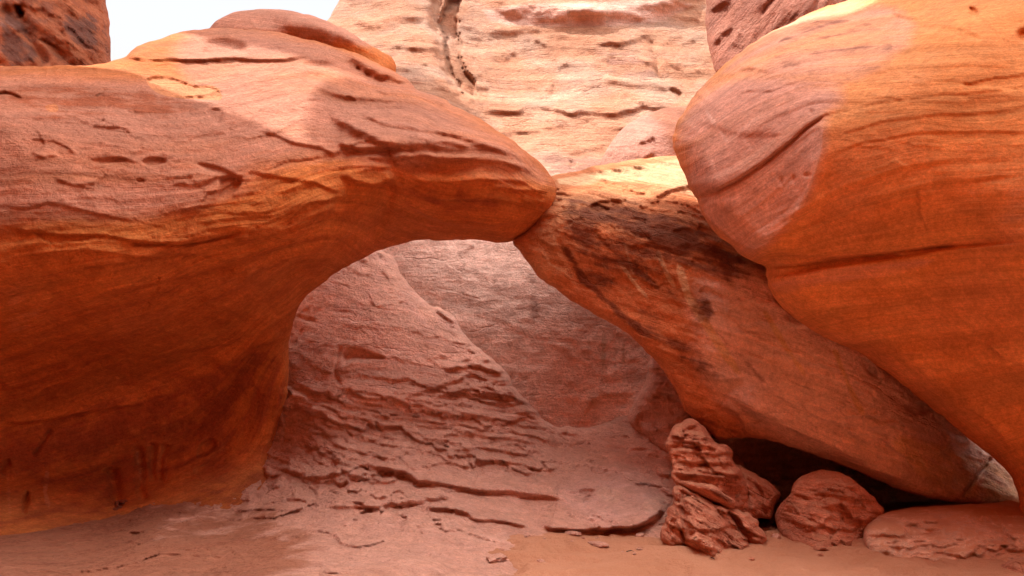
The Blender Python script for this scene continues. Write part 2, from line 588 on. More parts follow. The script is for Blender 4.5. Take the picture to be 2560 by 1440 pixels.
ORANGE = (0.56, 0.170, 0.043)
REDOR = (0.48, 0.128, 0.032)
MAUVE = (0.46, 0.200, 0.130)
VARN = (0.19, 0.065, 0.040)
SAND = (0.50, 0.22, 0.125)
M = {
 'arch':  rock_material('arch_sandstone', ORANGE, REDOR, (0.32, 0.080, 0.030), (0.60, 0.235, 0.10), MAUVE, streak=.32, blotch=.25, bump=.7, lam=0.5),
 'leg':   rock_material('leg_sandstone', (0.55, 0.190, 0.076), (0.48, 0.155, 0.062), (0.15, 0.045, 0.024), (0.66, 0.40, 0.22), (0.72, 0.46, 0.36), streak=.35, blotch=.4, bump=.8, cracks=1.1, lam=0.3),
 'bulb':  rock_material('overhang_sandstone', (0.66, 0.258, 0.085), (0.60, 0.215, 0.066), VARN, (0.68, 0.39, 0.30), (0.57, 0.28, 0.205), streak=.25, blotch=.10, bump=.3, thin=14, lam=0.45),
 'cliff': rock_material('cliff_sandstone', (0.50, 0.250, 0.150), (0.44, 0.195, 0.11), (0.36, 0.185, 0.135), (0.52, 0.335, 0.245), (0.76, 0.46, 0.36), streak=.28, blotch=.7, bump=1.0, thin=6, dark_auto=.3, cracks=.55, lam=0.3),
 'tower': rock_material('tower_sandstone', (0.38, 0.12, 0.055), (0.32, 0.095, 0.045), (0.14, 0.06, 0.045), (0.52, 0.19, 0.095), streak=.3, blotch=.25, bump=.8, dark_auto=.55, cracks=.5, lam=0.3),
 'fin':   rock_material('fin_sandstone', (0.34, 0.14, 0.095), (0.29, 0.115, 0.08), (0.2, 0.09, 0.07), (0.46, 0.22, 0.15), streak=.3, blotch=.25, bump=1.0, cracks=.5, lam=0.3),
 'slope': rock_material('slope_sandstone', (0.65, 0.330, 0.240), (0.58, 0.275, 0.192), (0.26, 0.075, 0.035), (0.72, 0.41, 0.315), (0.67, 0.365, 0.295), streak=.25, blotch=.35, bump=1.0, thin=7, dust=SAND, dust_amt=.25, pink_auto=.5, cracks=.8, lam=0.4),
 'block': rock_material('boulder_sandstone', (0.60, 0.235, 0.140), (0.52, 0.18, 0.105), (0.22, 0.07, 0.04), (0.54, 0.24, 0.14), streak=.45, blotch=.25, bump=1.0, thin=10, dust=SAND, dust_amt=.7, cracks=1.6, lam=0.7),
 'smooth': rock_material('dusty_boulder_sandstone', (0.74, 0.43, 0.30), (0.68, 0.37, 0.25), (0.26, 0.1, 0.06), (0.60, 0.29, 0.18), streak=.25, blotch=.25, bump=.8, thin=9, dust=(0.60, 0.27, 0.15), dust_amt=.9, cracks=1.2, lam=0.5),
}
M['dome'] = rock_material('dome_sandstone', (0.36, 0.145, 0.09), (0.31, 0.12, 0.075), (0.2, 0.09, 0.07), (0.46, 0.22, 0.14), streak=.3, blotch=.2, bump=.8, lam=.3)  # base kept dark to stand in for shade on the dome
def sand_material():
    m = bpy.data.materials.new('red_sand')
    m.use_nodes = True
    N, L = m.node_tree.nodes, m.node_tree.links
    bs = N['Principled BSDF']
    bs.inputs['Roughness'].default_value = .95
    bs.inputs['Specular IOR Level'].default_value = .1
    tc = N.new('ShaderNodeTexCoord')
    a = N.new('ShaderNodeTexNoise'); a.inputs['Scale'].default_value = 1.1; a.inputs['Detail'].default_value = 5
    b = N.new('ShaderNodeTexNoise'); b.inputs['Scale'].default_value = 130; b.inputs['Detail'].default_value = 2
    c = N.new('ShaderNodeTexNoise'); c.inputs['Scale'].default_value = 14; c.inputs['Detail'].default_value = 6; c.inputs['Roughness'].default_value = .65
    for n in (a, b, c): L.new(tc.outputs['Object'], n.inputs['Vector'])
    r = N.new('ShaderNodeValToRGB')
    r.color_ramp.elements[0].position = .3; r.color_ramp.elements[0].color = (0.45, 0.192, 0.104, 1)
    r.color_ramp.elements[1].position = .7; r.color_ramp.elements[1].color = (0.52, 0.232, 0.132, 1)
    L.new(a.outputs['Fac'], r.inputs[0])
    g = N.new('ShaderNodeMapRange'); g.inputs['From Min'].default_value = .3; g.inputs['From Max'].default_value = .7
    g.inputs['To Min'].default_value = .86; g.inputs['To Max'].default_value = 1.12
    L.new(b.outputs['Fac'], g.inputs['Value'])
    s = N.new('ShaderNodeVectorMath'); s.operation = 'SCALE'
    L.new(r.outputs[0], s.inputs[0]); L.new(g.outputs[0], s.inputs['Scale'])
    L.new(s.outputs[0], bs.inputs['Base Color'])
    h = N.new('ShaderNodeMath'); h.operation = 'MULTIPLY_ADD'; h.inputs[1].default_value = .12
    k = N.new('ShaderNodeMath'); k.operation = 'MULTIPLY'; k.inputs[1].default_value = .007
    L.new(b.outputs['Fac'], k.inputs[0]); L.new(c.outputs['Fac'], h.inputs[0]); L.new(k.outputs[0], h.inputs[2])
    bp = N.new('ShaderNodeBump'); bp.inputs['Strength'].default_value = .6; bp.inputs['Distance'].default_value = 1
    L.new(h.outputs[0], bp.inputs['Height']); L.new(bp.outputs[0], bs.inputs['Normal'])
    return m
M['sand'] = sand_material()
# ------------------------------------------------------------------ the sand floor
def ground():
    def ax(lo, hi, a, b, fine):
        mid = np.arange(a, b, fine)
        l, r = [], []
        s, x = fine, mid[0]
        while x > lo: s *= 1.3; x -= s; l.append(x)
        s, x = fine, mid[-1]
        while x < hi: s *= 1.3; x += s; r.append(x)
        return np.array(l[::-1] + list(mid) + r)
    xs = ax(-400, 400, -7, 8, .04)
    ys = ax(-400, 400, 5.5, 11, .04)
    X, Y = np.meshgrid(xs, ys)
    near = np.exp(-((X / 14) ** 2 + ((Y - 8) / 14) ** 2))
    Z = (.07 * fbm(X * .7, Y * .7, 0, 4, 7) + .02 * fbm(X * 3.1, Y * 4.5, 0, 4, 9, .6)) * near
    Z = Z + .02 * noise(X * 1.6, Y * 2.4, 2, 12) * near
    fp = noise(X * 3.6, Y * 4.2, 5, 15)
    Z = Z - .04 * sstep(.2, .55, fp) * near + .008 * noise(X * 9, Y * 12, 1, 16) * near
    Z = Z - .14 * sstep(.1, -2.2, X + .5 * noise(X, Y, 4, 18)) * near
    for (gx, gy, r, h) in ((1.75, 8.35, .9, .10), (3.9, 8.9, 1.0, .10), (5.6, 7.6, 1.2, .02), (.4, 9.3, 1.2, .05), (-1.5, 7.6, 1.4, .02)):
        Z = Z + h * np.exp(-(((X - gx) / r) ** 2 + ((Y - gy) / r) ** 2))
    n, m_ = X.shape
    V = np.stack([X.ravel(), Y.ravel(), Z.ravel()], -1)
    i = np.arange(n * m_).reshape(n, m_)
    F = np.stack([i[:-1, :-1].ravel(), i[:-1, 1:].ravel(), i[1:, 1:].ravel(), i[1:, :-1].ravel()], -1)
    me = bpy.data.meshes.new('sand')
    me.vertices.add(len(V)); me.vertices.foreach_set('co', V.ravel().astype(np.float32))
    me.loops.add(F.size); me.loops.foreach_set('vertex_index', F.ravel().astype(np.int32))
    me.polygons.add(len(F))
    me.polygons.foreach_set('loop_start', (np.arange(len(F)) * 4).astype(np.int32))
    me.polygons.foreach_set('loop_total', np.full(len(F), 4, np.int32))
    me.polygons.foreach_set('use_smooth', np.ones(len(F), bool))
    me.update(calc_edges=True)
    me.materials.append(M['sand'])
    o = bpy.data.objects.new('sand', me)
    COL.objects.link(o)
    return tag(o, 'smooth reddish sand floor of the narrow canyon', None, None, 'structure')
ground()

# ------------------------------------------------------------------ arch: left span, cap behind it, right leg
arch_out = [(-700, 150), (-300, 160), (0, 165), (120, 165), (250, 163), (290, 150), (320, 138), (345, 112), (390, 95), (450, 80), (520, 70),
 (580, 68), (640, 74), (700, 84), (770, 98), (840, 118), (910, 142), (965, 168), (1005, 190), (1026, 205), (1036, 224), (1060, 233),
 (1110, 250), (1170, 280), (1230, 318), (1290, 358), (1340, 400), (1372, 432), (1390, 462), (1393, 490), (1380, 520),
 (1355, 548), (1325, 578), (1300, 600), (1270, 607), (1220, 605), (1150, 600), (1060, 600), (1000, 607), (940, 628),
 (890, 652), (840, 682), (790, 716), (755, 752), (735, 790), (722, 850), (722, 900), (722, 950), (715, 1000), (702, 1050),
 (692, 1090), (680, 1130), (690, 1180), (700, 1260), (690, 1400), (300, 1600), (-700, 1700)]
arch_depth = [(-600, 200, 9.0), (0, 170, 9.6), (0, 260, 8.3), (0, 420, 7.7), (0, 600, 7.6), (0, 760, 8.1), (0, 900, 9.3), (0, 1050, 10.0), (0, 1200, 9.7), (0, 1300, 8.9), (0, 1400, 7.9), (0, 1550, 7),
 (-600, 600, 7.6), (-600, 1500, 7),
 (300, 170, 10.0), (300, 300, 8.6), (300, 500, 8.0), (300, 680, 8.1), (300, 800, 9.0), (300, 950, 10.5), (300, 1130, 10.9), (300, 1240, 10.3), (300, 1340, 8.9), (300, 1450, 7.6),
 (560, 72, 11.8), (560, 150, 10.8), (560, 230, 9.8), (560, 420, 8.5), (560, 560, 8.4), (560, 700, 9.1), (560, 850, 10.4), (560, 1000, 11.1), (560, 1180, 10.8), (600, 1290, 9.6),
 (700, 1000, 11.0), (700, 1200, 10.7), (700, 800, 10.3),
 (800, 110, 11.6), (800, 250, 9.9), (800, 420, 8.9), (800, 520, 8.8), (800, 640, 9.5), (800, 700, 10.1),
 (1000, 200, 11.2), (1020, 300, 10.0), (1000, 420, 9.2), (1000, 500, 9.5), (1000, 600, 10.5),
 (1200, 300, 10.4), (1200, 420, 9.3), (1200, 520, 9.6), (1200, 600, 10.4), (1380, 470, 9.9)]
arch_bed = lines((5, (0, 230), (300, 235), (500, 240), (800, 190), (1030, 240), (1200, 310), (1360, 420)),
 (5.9, (0, 100), (400, 100), (800, 100), (1000, 170)),
 (4.1, (0, 380), (500, 390), (850, 350), (1100, 380), (1280, 400), (1390, 470)),
 (3.1, (0, 540), (400, 530), (700, 480), (850, 430), (1000, 440), (1200, 480), (1350, 520)),
 (2.2, (0, 720), (400, 640), (700, 570), (860, 520), (960, 540), (1050, 580), (1250, 600)),
 (1.2, (0, 900), (300, 790), (500, 700), (700, 620), (850, 600), (900, 640)),
 (.1, (0, 1080), (300, 980), (600, 850), (720, 750), (780, 700)),
 (-1.4, (0, 1350), (400, 1250), (650, 1100), (720, 900)))
F_arch = [
 # shelf and pocket high on the span
 ('dent', [(330, 150), (360, 120), (430, 95), (520, 80), (590, 85), (625, 110), (632, 140), (600, 155), (500, 152), (400, 152)], .10, 26),
 ('dent', [(500, 95), (580, 90), (620, 112), (626, 140), (560, 150), (500, 148)], .12, 24),
 ('ledge', [(250, 160), (330, 150), (480, 156), (620, 158), (760, 150), (800, 160)], .10, 8, 30),
 ('dent', [(740, 165), (770, 150), (830, 152), (850, 165), (800, 178)], .12, 14),
 ('ledge', [(850, 150), (900, 178), (950, 205), (1000, 218), (1040, 226), (1060, 235)], .35, 28, 40),
 ('pit', [(922, 186, 9, 7), (958, 197, 17, 10), (895, 172, 7, 5), (1003, 212, 8, 7)], .07),
 # long shelves running down to the tip
 ('ledge', [(800, 300), (880, 345), (960, 372), (1080, 378), (1200, 385), (1260, 392), (1310, 400)], .22, 26, 60),
 ('ledge', [(760, 215), (860, 250), (940, 262), (1010, 268), (1080, 278)], .10, 14, 40),
 ('ledge', [(840, 365), (900, 382), (960, 378), (1010, 368)], .14, 14, 40),
 ('ledge', [(840, 450), (880, 470), (930, 478), (970, 470), (1000, 460)], .14, 18, 40),
 ('ledge', [(1080, 330), (1150, 352), (1230, 378), (1320, 400), (1360, 420)], .06, 8, 40),
 ('ledge', [(1000, 500), (1060, 540), (1110, 560), (1200, 575), (1300, 560)], .10, 10, 60),
 ('ledge', [(860, 440), (960, 425), (1080, 405), (1200, 392), (1300, 400), (1370, 430)], .05, 6, 60),
 ('ledge', [(960, 430), (1040, 420), (1140, 418), (1250, 430), (1340, 450)], .10, 30, 60),
 ('groove', [(960, 450), (975, 480), (965, 520), (950, 560), (920, 590)], .10, 16),
 ('ledge', [(1210, 470), (1280, 480), (1340, 485), (1380, 480)], .06, 10, 30),
 ('ledge', [(1290, 500), (1330, 515), (1380, 512)], .05, 8, 20),
 ('groove', [(600, 490), (700, 462), (830, 432), (960, 420)], .02, 4),
 ('ledge', [(880, 290), (960, 318), (1060, 330), (1140, 345), (1220, 372)], .10, 14, 40),
 ('ledge', [(930, 235), (1010, 248), (1080, 262), (1160, 296)], .08, 10, 30),
 ('ledge', [(1020, 345), (1100, 358), (1180, 370)], .07, 9, 24),
 ('ledge', [(880, 405), (960, 405), (1040, 395), (1150, 396), (1260, 410), (1350, 445)], .08, 12, 30),
 ('ledge', [(1010, 455), (1120, 462), (1240, 452), (1340, 462)], .06, 10, 30),
 ('ledge', [(980, 485), (1090, 500), (1220, 500), (1330, 520)], .05, 8, 30),
 ('ledge', [(640, 330), (720, 352), (800, 372), (850, 400)], .05, 7, 40),
 ('ledge', [(620, 430), (700, 450), (790, 470), (850, 495)], .05, 8, 40),
 ('ledge', [(300, 660), (430, 640), (560, 640), (640, 620)], .05, 7, 40),
 ('ledge', [(150, 800), (300, 740), (460, 700), (600, 660), (740, 600)], .06, 16, 60),
 ('ledge', [(540, 720), (640, 690), (740, 650), (840, 610), (920, 570)], .05, 10, 50),
 ('ledge', [(60, 640), (200, 632), (330, 640), (420, 650)], .035, 6, 40),
 # hollows and flake scars on the face
 ('dent', [(545, 440), (575, 428), (608, 435), (612, 455), (595, 480), (570, 502), (540, 500), (548, 470)], .10, 10),
 ('dent', [(480, 405), (540, 408), (590, 425), (600, 440), (540, 440), (500, 425)], .06, 10),
 ('dent', [(345, 400), (370, 390), (410, 395), (418, 412), (380, 422), (350, 415)], .06, 8),
 ('dent', [(225, 395), (260, 390), (315, 395), (318, 405), (280, 412), (235, 410)], .04, 7),
 ('dent', [(335, 450), (350, 446), (368, 452), (362, 462), (342, 460)], .04, 6),
 ('dent', [(-20, 232), (20, 228), (50, 236), (52, 250), (20, 246), (-20, 252)], .14, 8),
 ('dent', [(234, 240), (246, 228), (262, 220), (262, 232), (244, 246)], .06, 5),
 ('dent', [(350, 190), (430, 195), (480, 215), (545, 212), (560, 255), (520, 250), (440, 248), (385, 235)], .05, 5),
 ('dent', [(515, 265), (548, 262), (560, 280), (545, 318), (520, 300)], .04, 6),
 ('ledge', [(200, 470), (240, 478), (262, 440), (240, 430)], .02, 4, 20),
 ('ledge', [(70, 352), (130, 352), (170, 370), (190, 392)], .03, 4, 25),
 ('ledge', [(80, 388), (110, 396), (150, 390)], .03, 4, 18),
 ('ledge', [(225, 408), (290, 398), (340, 410)], .02, 4, 20),
 ('ledge', [(200, 275), (280, 320), (360, 300), (420, 260)], .015, 4, 50),
 ('ledge', [(135, 452), (190, 470), (240, 462), (250, 440)], .03, 4, 22),
 ('ledge', [(560, 345), (620, 352), (680, 340), (750, 300)], .03, 5, 40),
 ('ledge', [(0, 520), (80, 522), (120, 512), (250, 540), (360, 560)], .03, 5, 40),
 ('ledge', [(0, 565), (120, 590), (250, 592), (380, 606), (460, 610), (520, 600), (600, 588)], .05, 6, 50),
 ('groove', [(320, 606), (400, 610), (460, 612), (520, 600), (590, 590)], .06, 3),
 ('ledge', [(580, 632), (660, 612), (740, 610), (800, 560), (860, 520)], .10, 24, 60),
 ('ledge', [(100, 700), (150, 690), (230, 672), (330, 660)], .03, 6, 30),
 ('ledge', [(500, 770), (560, 740), (600, 720), (650, 680)], .08, 8, 40),
 ('ledge', [(0, 905), (90, 890), (220, 840), (400, 790), (520, 745)], .06, 20, 60),
 ('ledge', [(0, 980), (60, 970), (110, 950), (130, 930)], .08, 6, 30),
 ('ledge', [(0, 1065), (120, 1055), (260, 1030), (380, 1010)], .07, 8, 30),
 ('ledge', [(360, 905), (460, 880), (560, 868), (640, 830)], .06, 8, 40),
 ('dent', [(488, 1130), (500, 1105), (525, 1092), (545, 1098), (542, 1120), (520, 1140), (500, 1150)], .07, 6),
 ('dent', [(55, 1240), (70, 1220), (80, 1250), (70, 1285), (50, 1290)], .14, 10),
 ('groove', [(345, 1110), (348, 1170), (352, 1230), (362, 1260)], .09, 12),
 ('groove', [(385, 1105), (378, 1160), (390, 1210)], .09, 10),
 ('groove', [(415, 1110), (402, 1150), (408, 1210)], .08, 9),
 ('groove', [(275, 1170), (282, 1220), (300, 1280)], .12, 16),
 ('groove', [(0, 1180), (10, 1160), (24, 1155)], .08, 8),
 ('groove', [(130, 1068), (100, 1110), (80, 1140)], .05, 4),
 ('ledge', [(540, 940), (600, 900), (660, 870), (720, 850)], .10, 18, 50),
 # stains, mixed with painted skylight and recess shade
 ('stain_light', [(0, 168), (400, 168), (600, 260), (760, 300), (700, 400), (560, 500), (300, 560), (0, 560), (-400, 560), (-400, 168)], 1, .85, 70),  # mauve weathering here and below also paints skylight on the upper span
 ('stain_light', [(400, 60), (700, 60), (1040, 200), (1290, 340), (1400, 460), (1340, 470), (1150, 420), (950, 430), (800, 400), (650, 440), (500, 400)], 1, .75, 50),
 ('stain_light', [(-20, 195), (240, 200), (480, 245), (520, 300), (240, 300), (-20, 290)], 0, .42, 30),
 ('stain_light', [(355, 190), (430, 195), (480, 215), (545, 212), (560, 252), (520, 248), (440, 246), (385, 232)], 2, .9, 4),
 ('stain_light', [(110, 262), (145, 258), (148, 280), (120, 282)], 2, .8, 5),
 ('stain_light', [(1000, 460), (1100, 440), (1250, 440), (1330, 470), (1280, 520), (1150, 540), (1060, 520)], 0, .42, 30),
 ('stain_light', [(-400, 980), (200, 960), (500, 900), (720, 880), (720, 1300), (500, 1500), (-400, 1600)], 0, .42, 90),  # dark tone painted for recess shade in the alcove
 ('stain_light', [(700, 880), (722, 900), (720, 1000), (700, 1060), (640, 1080), (540, 980), (560, 920), (640, 860)], 0, .5, 30),
 ('stain_light', [(0, 700), (90, 690), (130, 770), (60, 860), (0, 840)], 2, .4, 30),
 ('streak', [(345, 1120), (355, 1180), (362, 1240)], 2, .7, 12), ('streak', [(412, 1130), (415, 1220)], 2, .6, 8),
 ('streak', [(120, 1170), (112, 1230), (128, 1290)], 2, .7, 9), ('streak', [(20, 1180), (22, 1260), (30, 1330)], 2, .5, 12),
 ('streak', [(700, 620), (560, 700), (300, 830), (120, 900)], 2, .25, 22),
]
span = rock_mesh('arch_span', arch_out, arch_depth, M['arch'], (60, .55), .9, arch_bed, F_arch, step=3.8, chips=(.035, 1.1, -.05),
                 amp=(.07, .8), fine=(.012, 5), strata=(.035, 5.0), terrace=(.05, 1.6, .9, .55), seed=11, cuts=2, punch=1.25)
cap_out = [(523, 68), (550, 45), (600, 25), (650, 20), (720, 26), (800, 45), (860, 72), (920, 105), (960, 130), (985, 150),
 (995, 180), (960, 260), (800, 260), (560, 200), (500, 120)]
cap = rock_mesh('arch_cap', cap_out, [(500, 60, 13.2), (700, 20, 13.2), (700, 80, 12.6), (990, 160, 12.6), (700, 200, 12.6), (560, 80, 12.9), (880, 110, 12.2)], M['arch'],
                (55, .8), 2.0, None,
                [('ledge', [(690, 78), (760, 76), (840, 82), (900, 108), (950, 130), (985, 150)], .0, 10, 40),
                 ('ledge', [(680, 90), (760, 100), (850, 125), (930, 148), (985, 165)], .45, 45, 50),
                 ('dent', [(636, 42), (660, 32), (690, 34), (700, 55), (680, 72), (640, 66)], .10, 10),
                 ('stain_light', [(480, 0), (760, -10), (900, 60), (960, 120), (840, 110), (690, 76), (480, 90)], 1, 1.0, 16)],
                amp=(.06, .9), terrace=(.05, 1.5, 1, .5), tilt=(.3, 0), seed=21, cuts=2)
leg_out = [(1360, 445), (1392, 438), (1430, 430), (1480, 417), (1540, 405), (1600, 397), (1690, 391), (1800, 388), (1950, 400), (2200, 520),
 (2420, 650), (2620, 820), (2800, 1000), (2800, 1290), (2600, 1275), (2500, 1262), (2400, 1256), (2330, 1246), (2290, 1235), (2250, 1222), (2180, 1196), (2130, 1170),
 (2070, 1150), (2000, 1125), (1930, 1104), (1870, 1096), (1830, 1098), (1795, 1100), (1770, 1080), (1740, 1052), (1716, 1034), (1700, 1010), (1690, 980), (1670, 945),
 (1640, 905), (1600, 862), (1560, 828), (1500, 792), (1440, 757), (1380, 717), (1345, 690), (1322, 662), (1300, 630), (1275, 603), (1290, 590), (1325, 575), (1350, 550), (1330, 500)]
leg_depth = [(1340, 480, 10.6), (1300, 610, 10.3), (1450, 440, 11.2), (1460, 490, 10.4), (1460, 600, 10.0), (1500, 740, 10.1), (1390, 660, 10.2),
 (1690, 398, 12.0), (1690, 450, 10.9), (1700, 520, 10.0), (1650, 700, 9.7), (1650, 850, 9.8), (1720, 980, 9.8), (1950, 440, 11.4), (1950, 700, 9.3), (1950, 900, 9.2),
 (1900, 1050, 9.6), (1800, 1080, 9.9), (2100, 1000, 9.2), (2100, 1120, 9.5), (2300, 1000, 9.5), (2300, 1180, 9.3), (2500, 1000, 10.4), (2450, 1200, 9.6), (2700, 1000, 10.8), (2300, 700, 10)]
F_leg = [
 ('ledge', [(1400, 448), (1500, 432), (1600, 420), (1720, 415)], .06, 5, 30),
 ('dent', [(1470, 520), (1500, 495), (1550, 500), (1570, 520), (1540, 540), (1490, 545)], .07, 6),
 ('ledge', [(1630, 505), (1680, 478), (1730, 470), (1770, 490)], .10, 10, 40),
 ('groove', [(1395, 600), (1420, 640), (1440, 680), (1455, 730)], .03, 8),
 ('ledge', [(1780, 950), (1800, 955), (1860, 950)], .05, 4, 12),
 ('ledge', [(1800, 1000), (1880, 1050), (1980, 1100), (2080, 1150), (2180, 1195), (2300, 1235)], .12, 30, 120),
 ('ledge', [(1795, 1020), (1840, 1045), (1860, 1075)], .05, 14, 30),
 ('dent', [(2270, 1000), (2330, 1000), (2340, 1030), (2300, 1040), (2262, 1030)], .08, 10),
 ('dent', [(2150, 890), (2180, 900), (2200, 940), (2180, 950), (2150, 920)], .06, 8),
 ('ledge', [(2080, 780), (2140, 810), (2220, 815)], .03, 4, 20),
 ('ledge', [(2110, 1050), (2160, 1042), (2210, 1045)], .06, 5, 18),
 ('ledge', [(2160, 1080), (2200, 1070), (2250, 1060), (2300, 1062)], .05, 5, 25),
 ('ledge', [(1990, 905), (2060, 915), (2100, 930)], .03, 4, 14),
 ('ledge', [(1840, 820), (1900, 812), (1970, 818), (2040, 815)], .03, 4, 20),
 ('ledge', [(2300, 1130), (2350, 1140), (2420, 1110), (2460, 1060)], .04, 5, 20),
 ('groove', [(2400, 1250), (2430, 1210), (2470, 1160), (2480, 1140)], .08, 4),
 ('groove', [(2300, 890), (2310, 1000), (2330, 1100), (2340, 1180)], .0, 4),
 ('dent', [(1520, 700), (1560, 690), (1600, 730), (1560, 745)], .02, 5),
 # varnish, then pale and pink patches that paint in light
 ('stain_light', [(1400, 470), (1480, 480), (1640, 520), (1740, 560), (1860, 640), (1960, 720), (1800, 700), (1700, 720), (1620, 700), (1520, 700), (1440, 640), (1400, 560)], 0, .50, 40),
 ('stain_light', [(1450, 640), (1560, 690), (1660, 780), (1740, 870), (1800, 930), (1860, 960), (1800, 980), (1700, 930), (1620, 840), (1540, 760), (1460, 720)], 0, .46, 28),
 ('stain_light', [(1720, 720), (1780, 740), (1790, 800), (1750, 830), (1715, 780)], 0, .5, 14),
 ('stain_light', [(1390, 440), (1800, 385), (1900, 480), (1920, 640), (1820, 560), (1700, 470), (1560, 450), (1400, 470)], 2, .8, 14),  # pale patch painted in the shape of sun on the leg top
 ('stain_light', [(1900, 760), (2100, 860), (2300, 980), (2450, 1120), (2420, 1240), (2200, 1180), (2000, 1080), (1850, 1000), (1800, 900)], 1, 1.0, 80),  # pink rock made paler to stand in for bounced sun
 ('stain_light', [(1700, 700), (1900, 680), (2150, 860), (2500, 1060), (2560, 1280), (2250, 1240), (1900, 1100), (1760, 1000)], 1, .9, 60),  # widens the pale pink, painted bounce light
 ('stain_light', [(2200, 1060), (2420, 1120), (2560, 1180), (2560, 1280), (2300, 1240)], 2, .5, 30),  # pale wedge painted for sun on the leg foot
 ('streak', [(1400, 600), (1460, 700), (1560, 790), (1680, 880)], 0, .6, 14), ('streak', [(1560, 540), (1700, 640), (1850, 720), (1960, 800)], 0, .55, 16), ('streak', [(1640, 700), (1760, 800), (1880, 920), (1960, 1010)], 0, .45, 12), ('streak', [(1460, 560), (1560, 650), (1700, 760)], 0, .6, 16),
 ('streak', [(1690, 640), (1720, 740), (1790, 850), (1880, 980)], 2, .95, 13), ('streak', [(1640, 620), (1670, 690), (1700, 740)], 2, .8, 8), ('streak', [(1900, 760), (1960, 860), (2040, 980)], 2, .7, 12), ('streak', [(2080, 860), (2120, 960), (2180, 1080)], 2, .7, 12), ('streak', [(1540, 640), (1580, 700), (1640, 770)], 2, .7, 7), ('streak', [(1560, 600), (1575, 660), (1590, 710)], 2, .5, 7),
 ('streak', [(1500, 650), (1530, 690), (1560, 700)], 2, .4, 6), ('streak', [(1790, 850), (1800, 950), (1850, 1040)], 2, .35, 12),
 ('streak', [(2040, 870), (2060, 960), (2100, 1040)], 2, .3, 10),
]
leg = rock_mesh('arch_leg', leg_out, leg_depth, M['leg'], (34, .22), 2.2, None, F_leg, step=3.8, chips=(.045, 3.2, -.3),
                amp=(.06, .9), fine=(.016, 5), strata=(.018, 5), terrace=(.035, 2.2, 1.6, .3), tilt=(.38, 0), seed=31, cuts=2, punch=1.4)
arch = empty('rock_arch', (-3.0, 10.0, 0))
adopt(arch, span, cap, leg)
tag(arch, 'large orange sandstone arch reaching over from the left and leaning down to the right', 'rock arch')
leg['label'] = 'right leg of the arch with dark varnish streaks, leaning over the boulders'
cap['label'] = 'rounded domed top behind the left span'

# ------------------------------------------------------------------ bulging overhang, right
bulb_out = [(2140, -10), (2080, 12), (2010, 40), (1930, 76), (1860, 120), (1805, 165), (1770, 200), (1740, 235), (1712, 275), (1690, 310), (1682, 345), (1686, 380),
 (1700, 412), (1715, 442), (1725, 470), (1742, 492), (1750, 520), (1770, 560), (1800, 596), (1832, 615), (1850, 640), (1885, 657), (1914, 665),
 (1917, 690), (1925, 722), (1940, 748), (1970, 782), (2010, 815), (2060, 848), (2120, 872), (2170, 897), (2220, 936), (2280, 980), (2340, 1030),
 (2400, 1078), (2450, 1120), (2490, 1150), (2520, 1180), (2540, 1212), (2545, 1262), (2560, 1310), (2620, 1440), (3300, 1700), (3500, -600), (2700, -700), (2300, -120)]
bulb_depth = [(1700, 340, 8.9), (1780, 250, 8.7), (1780, 420, 8.2), (1850, 550, 8.0), (1850, 630, 8.1), (2100, 20, 9.6), (2200, -100, 10), (2000, 120, 8.5), (1980, 300, 7.6), (2000, 450, 7.5), (2000, 600, 7.8),
 (2200, 150, 7.5), (2200, 350, 6.9), (2200, 550, 7.2), (2150, 720, 7.8), (2150, 860, 8.4), (2400, 60, 7.2), (2400, 300, 6.6), (2400, 550, 6.8), (2400, 800, 7.5), (2400, 1000, 8.0),
 (2560, 60, 6.9), (2560, 300, 6.4), (2560, 600, 6.5), (2560, 900, 7.2), (2560, 1150, 7.9), (2560, 1300, 7.8), (3300, 300, 5.5), (3300, 1300, 6.0), (2800, -500, 8)]
bulb_bed = lines((5.2, (1800, 165), (2000, 60), (2200, 0), (2560, -60)),
 (4.1, (1700, 310), (1850, 200), (2050, 130), (2300, 110), (2560, 100)),
 (3.0, (1690, 390), (1800, 330), (1950, 250), (2100, 225), (2300, 215), (2560, 200)),
 (2.0, (1745, 500), (1870, 432), (1980, 352), (2060, 295), (2300, 290), (2560, 290)),
 (1.4, (1800, 580), (1950, 490), (2150, 400), (2350, 370), (2560, 365)),
 (.9, (1845, 630), (1980, 560), (2200, 470), (2400, 440), (2560, 430)),
 (.2, (1870, 655), (2000, 615), (2200, 560), (2400, 520), (2560, 510)),
 (-.6, (1915, 668), (2050, 650), (2250, 628), (2560, 600)),
 (-1.8, (1990, 800), (2200, 760), (2560, 730)), (-3.2, (2200, 920), (2400, 900), (2560, 880)), (-4.6, (2450, 1120), (2560, 1080)))
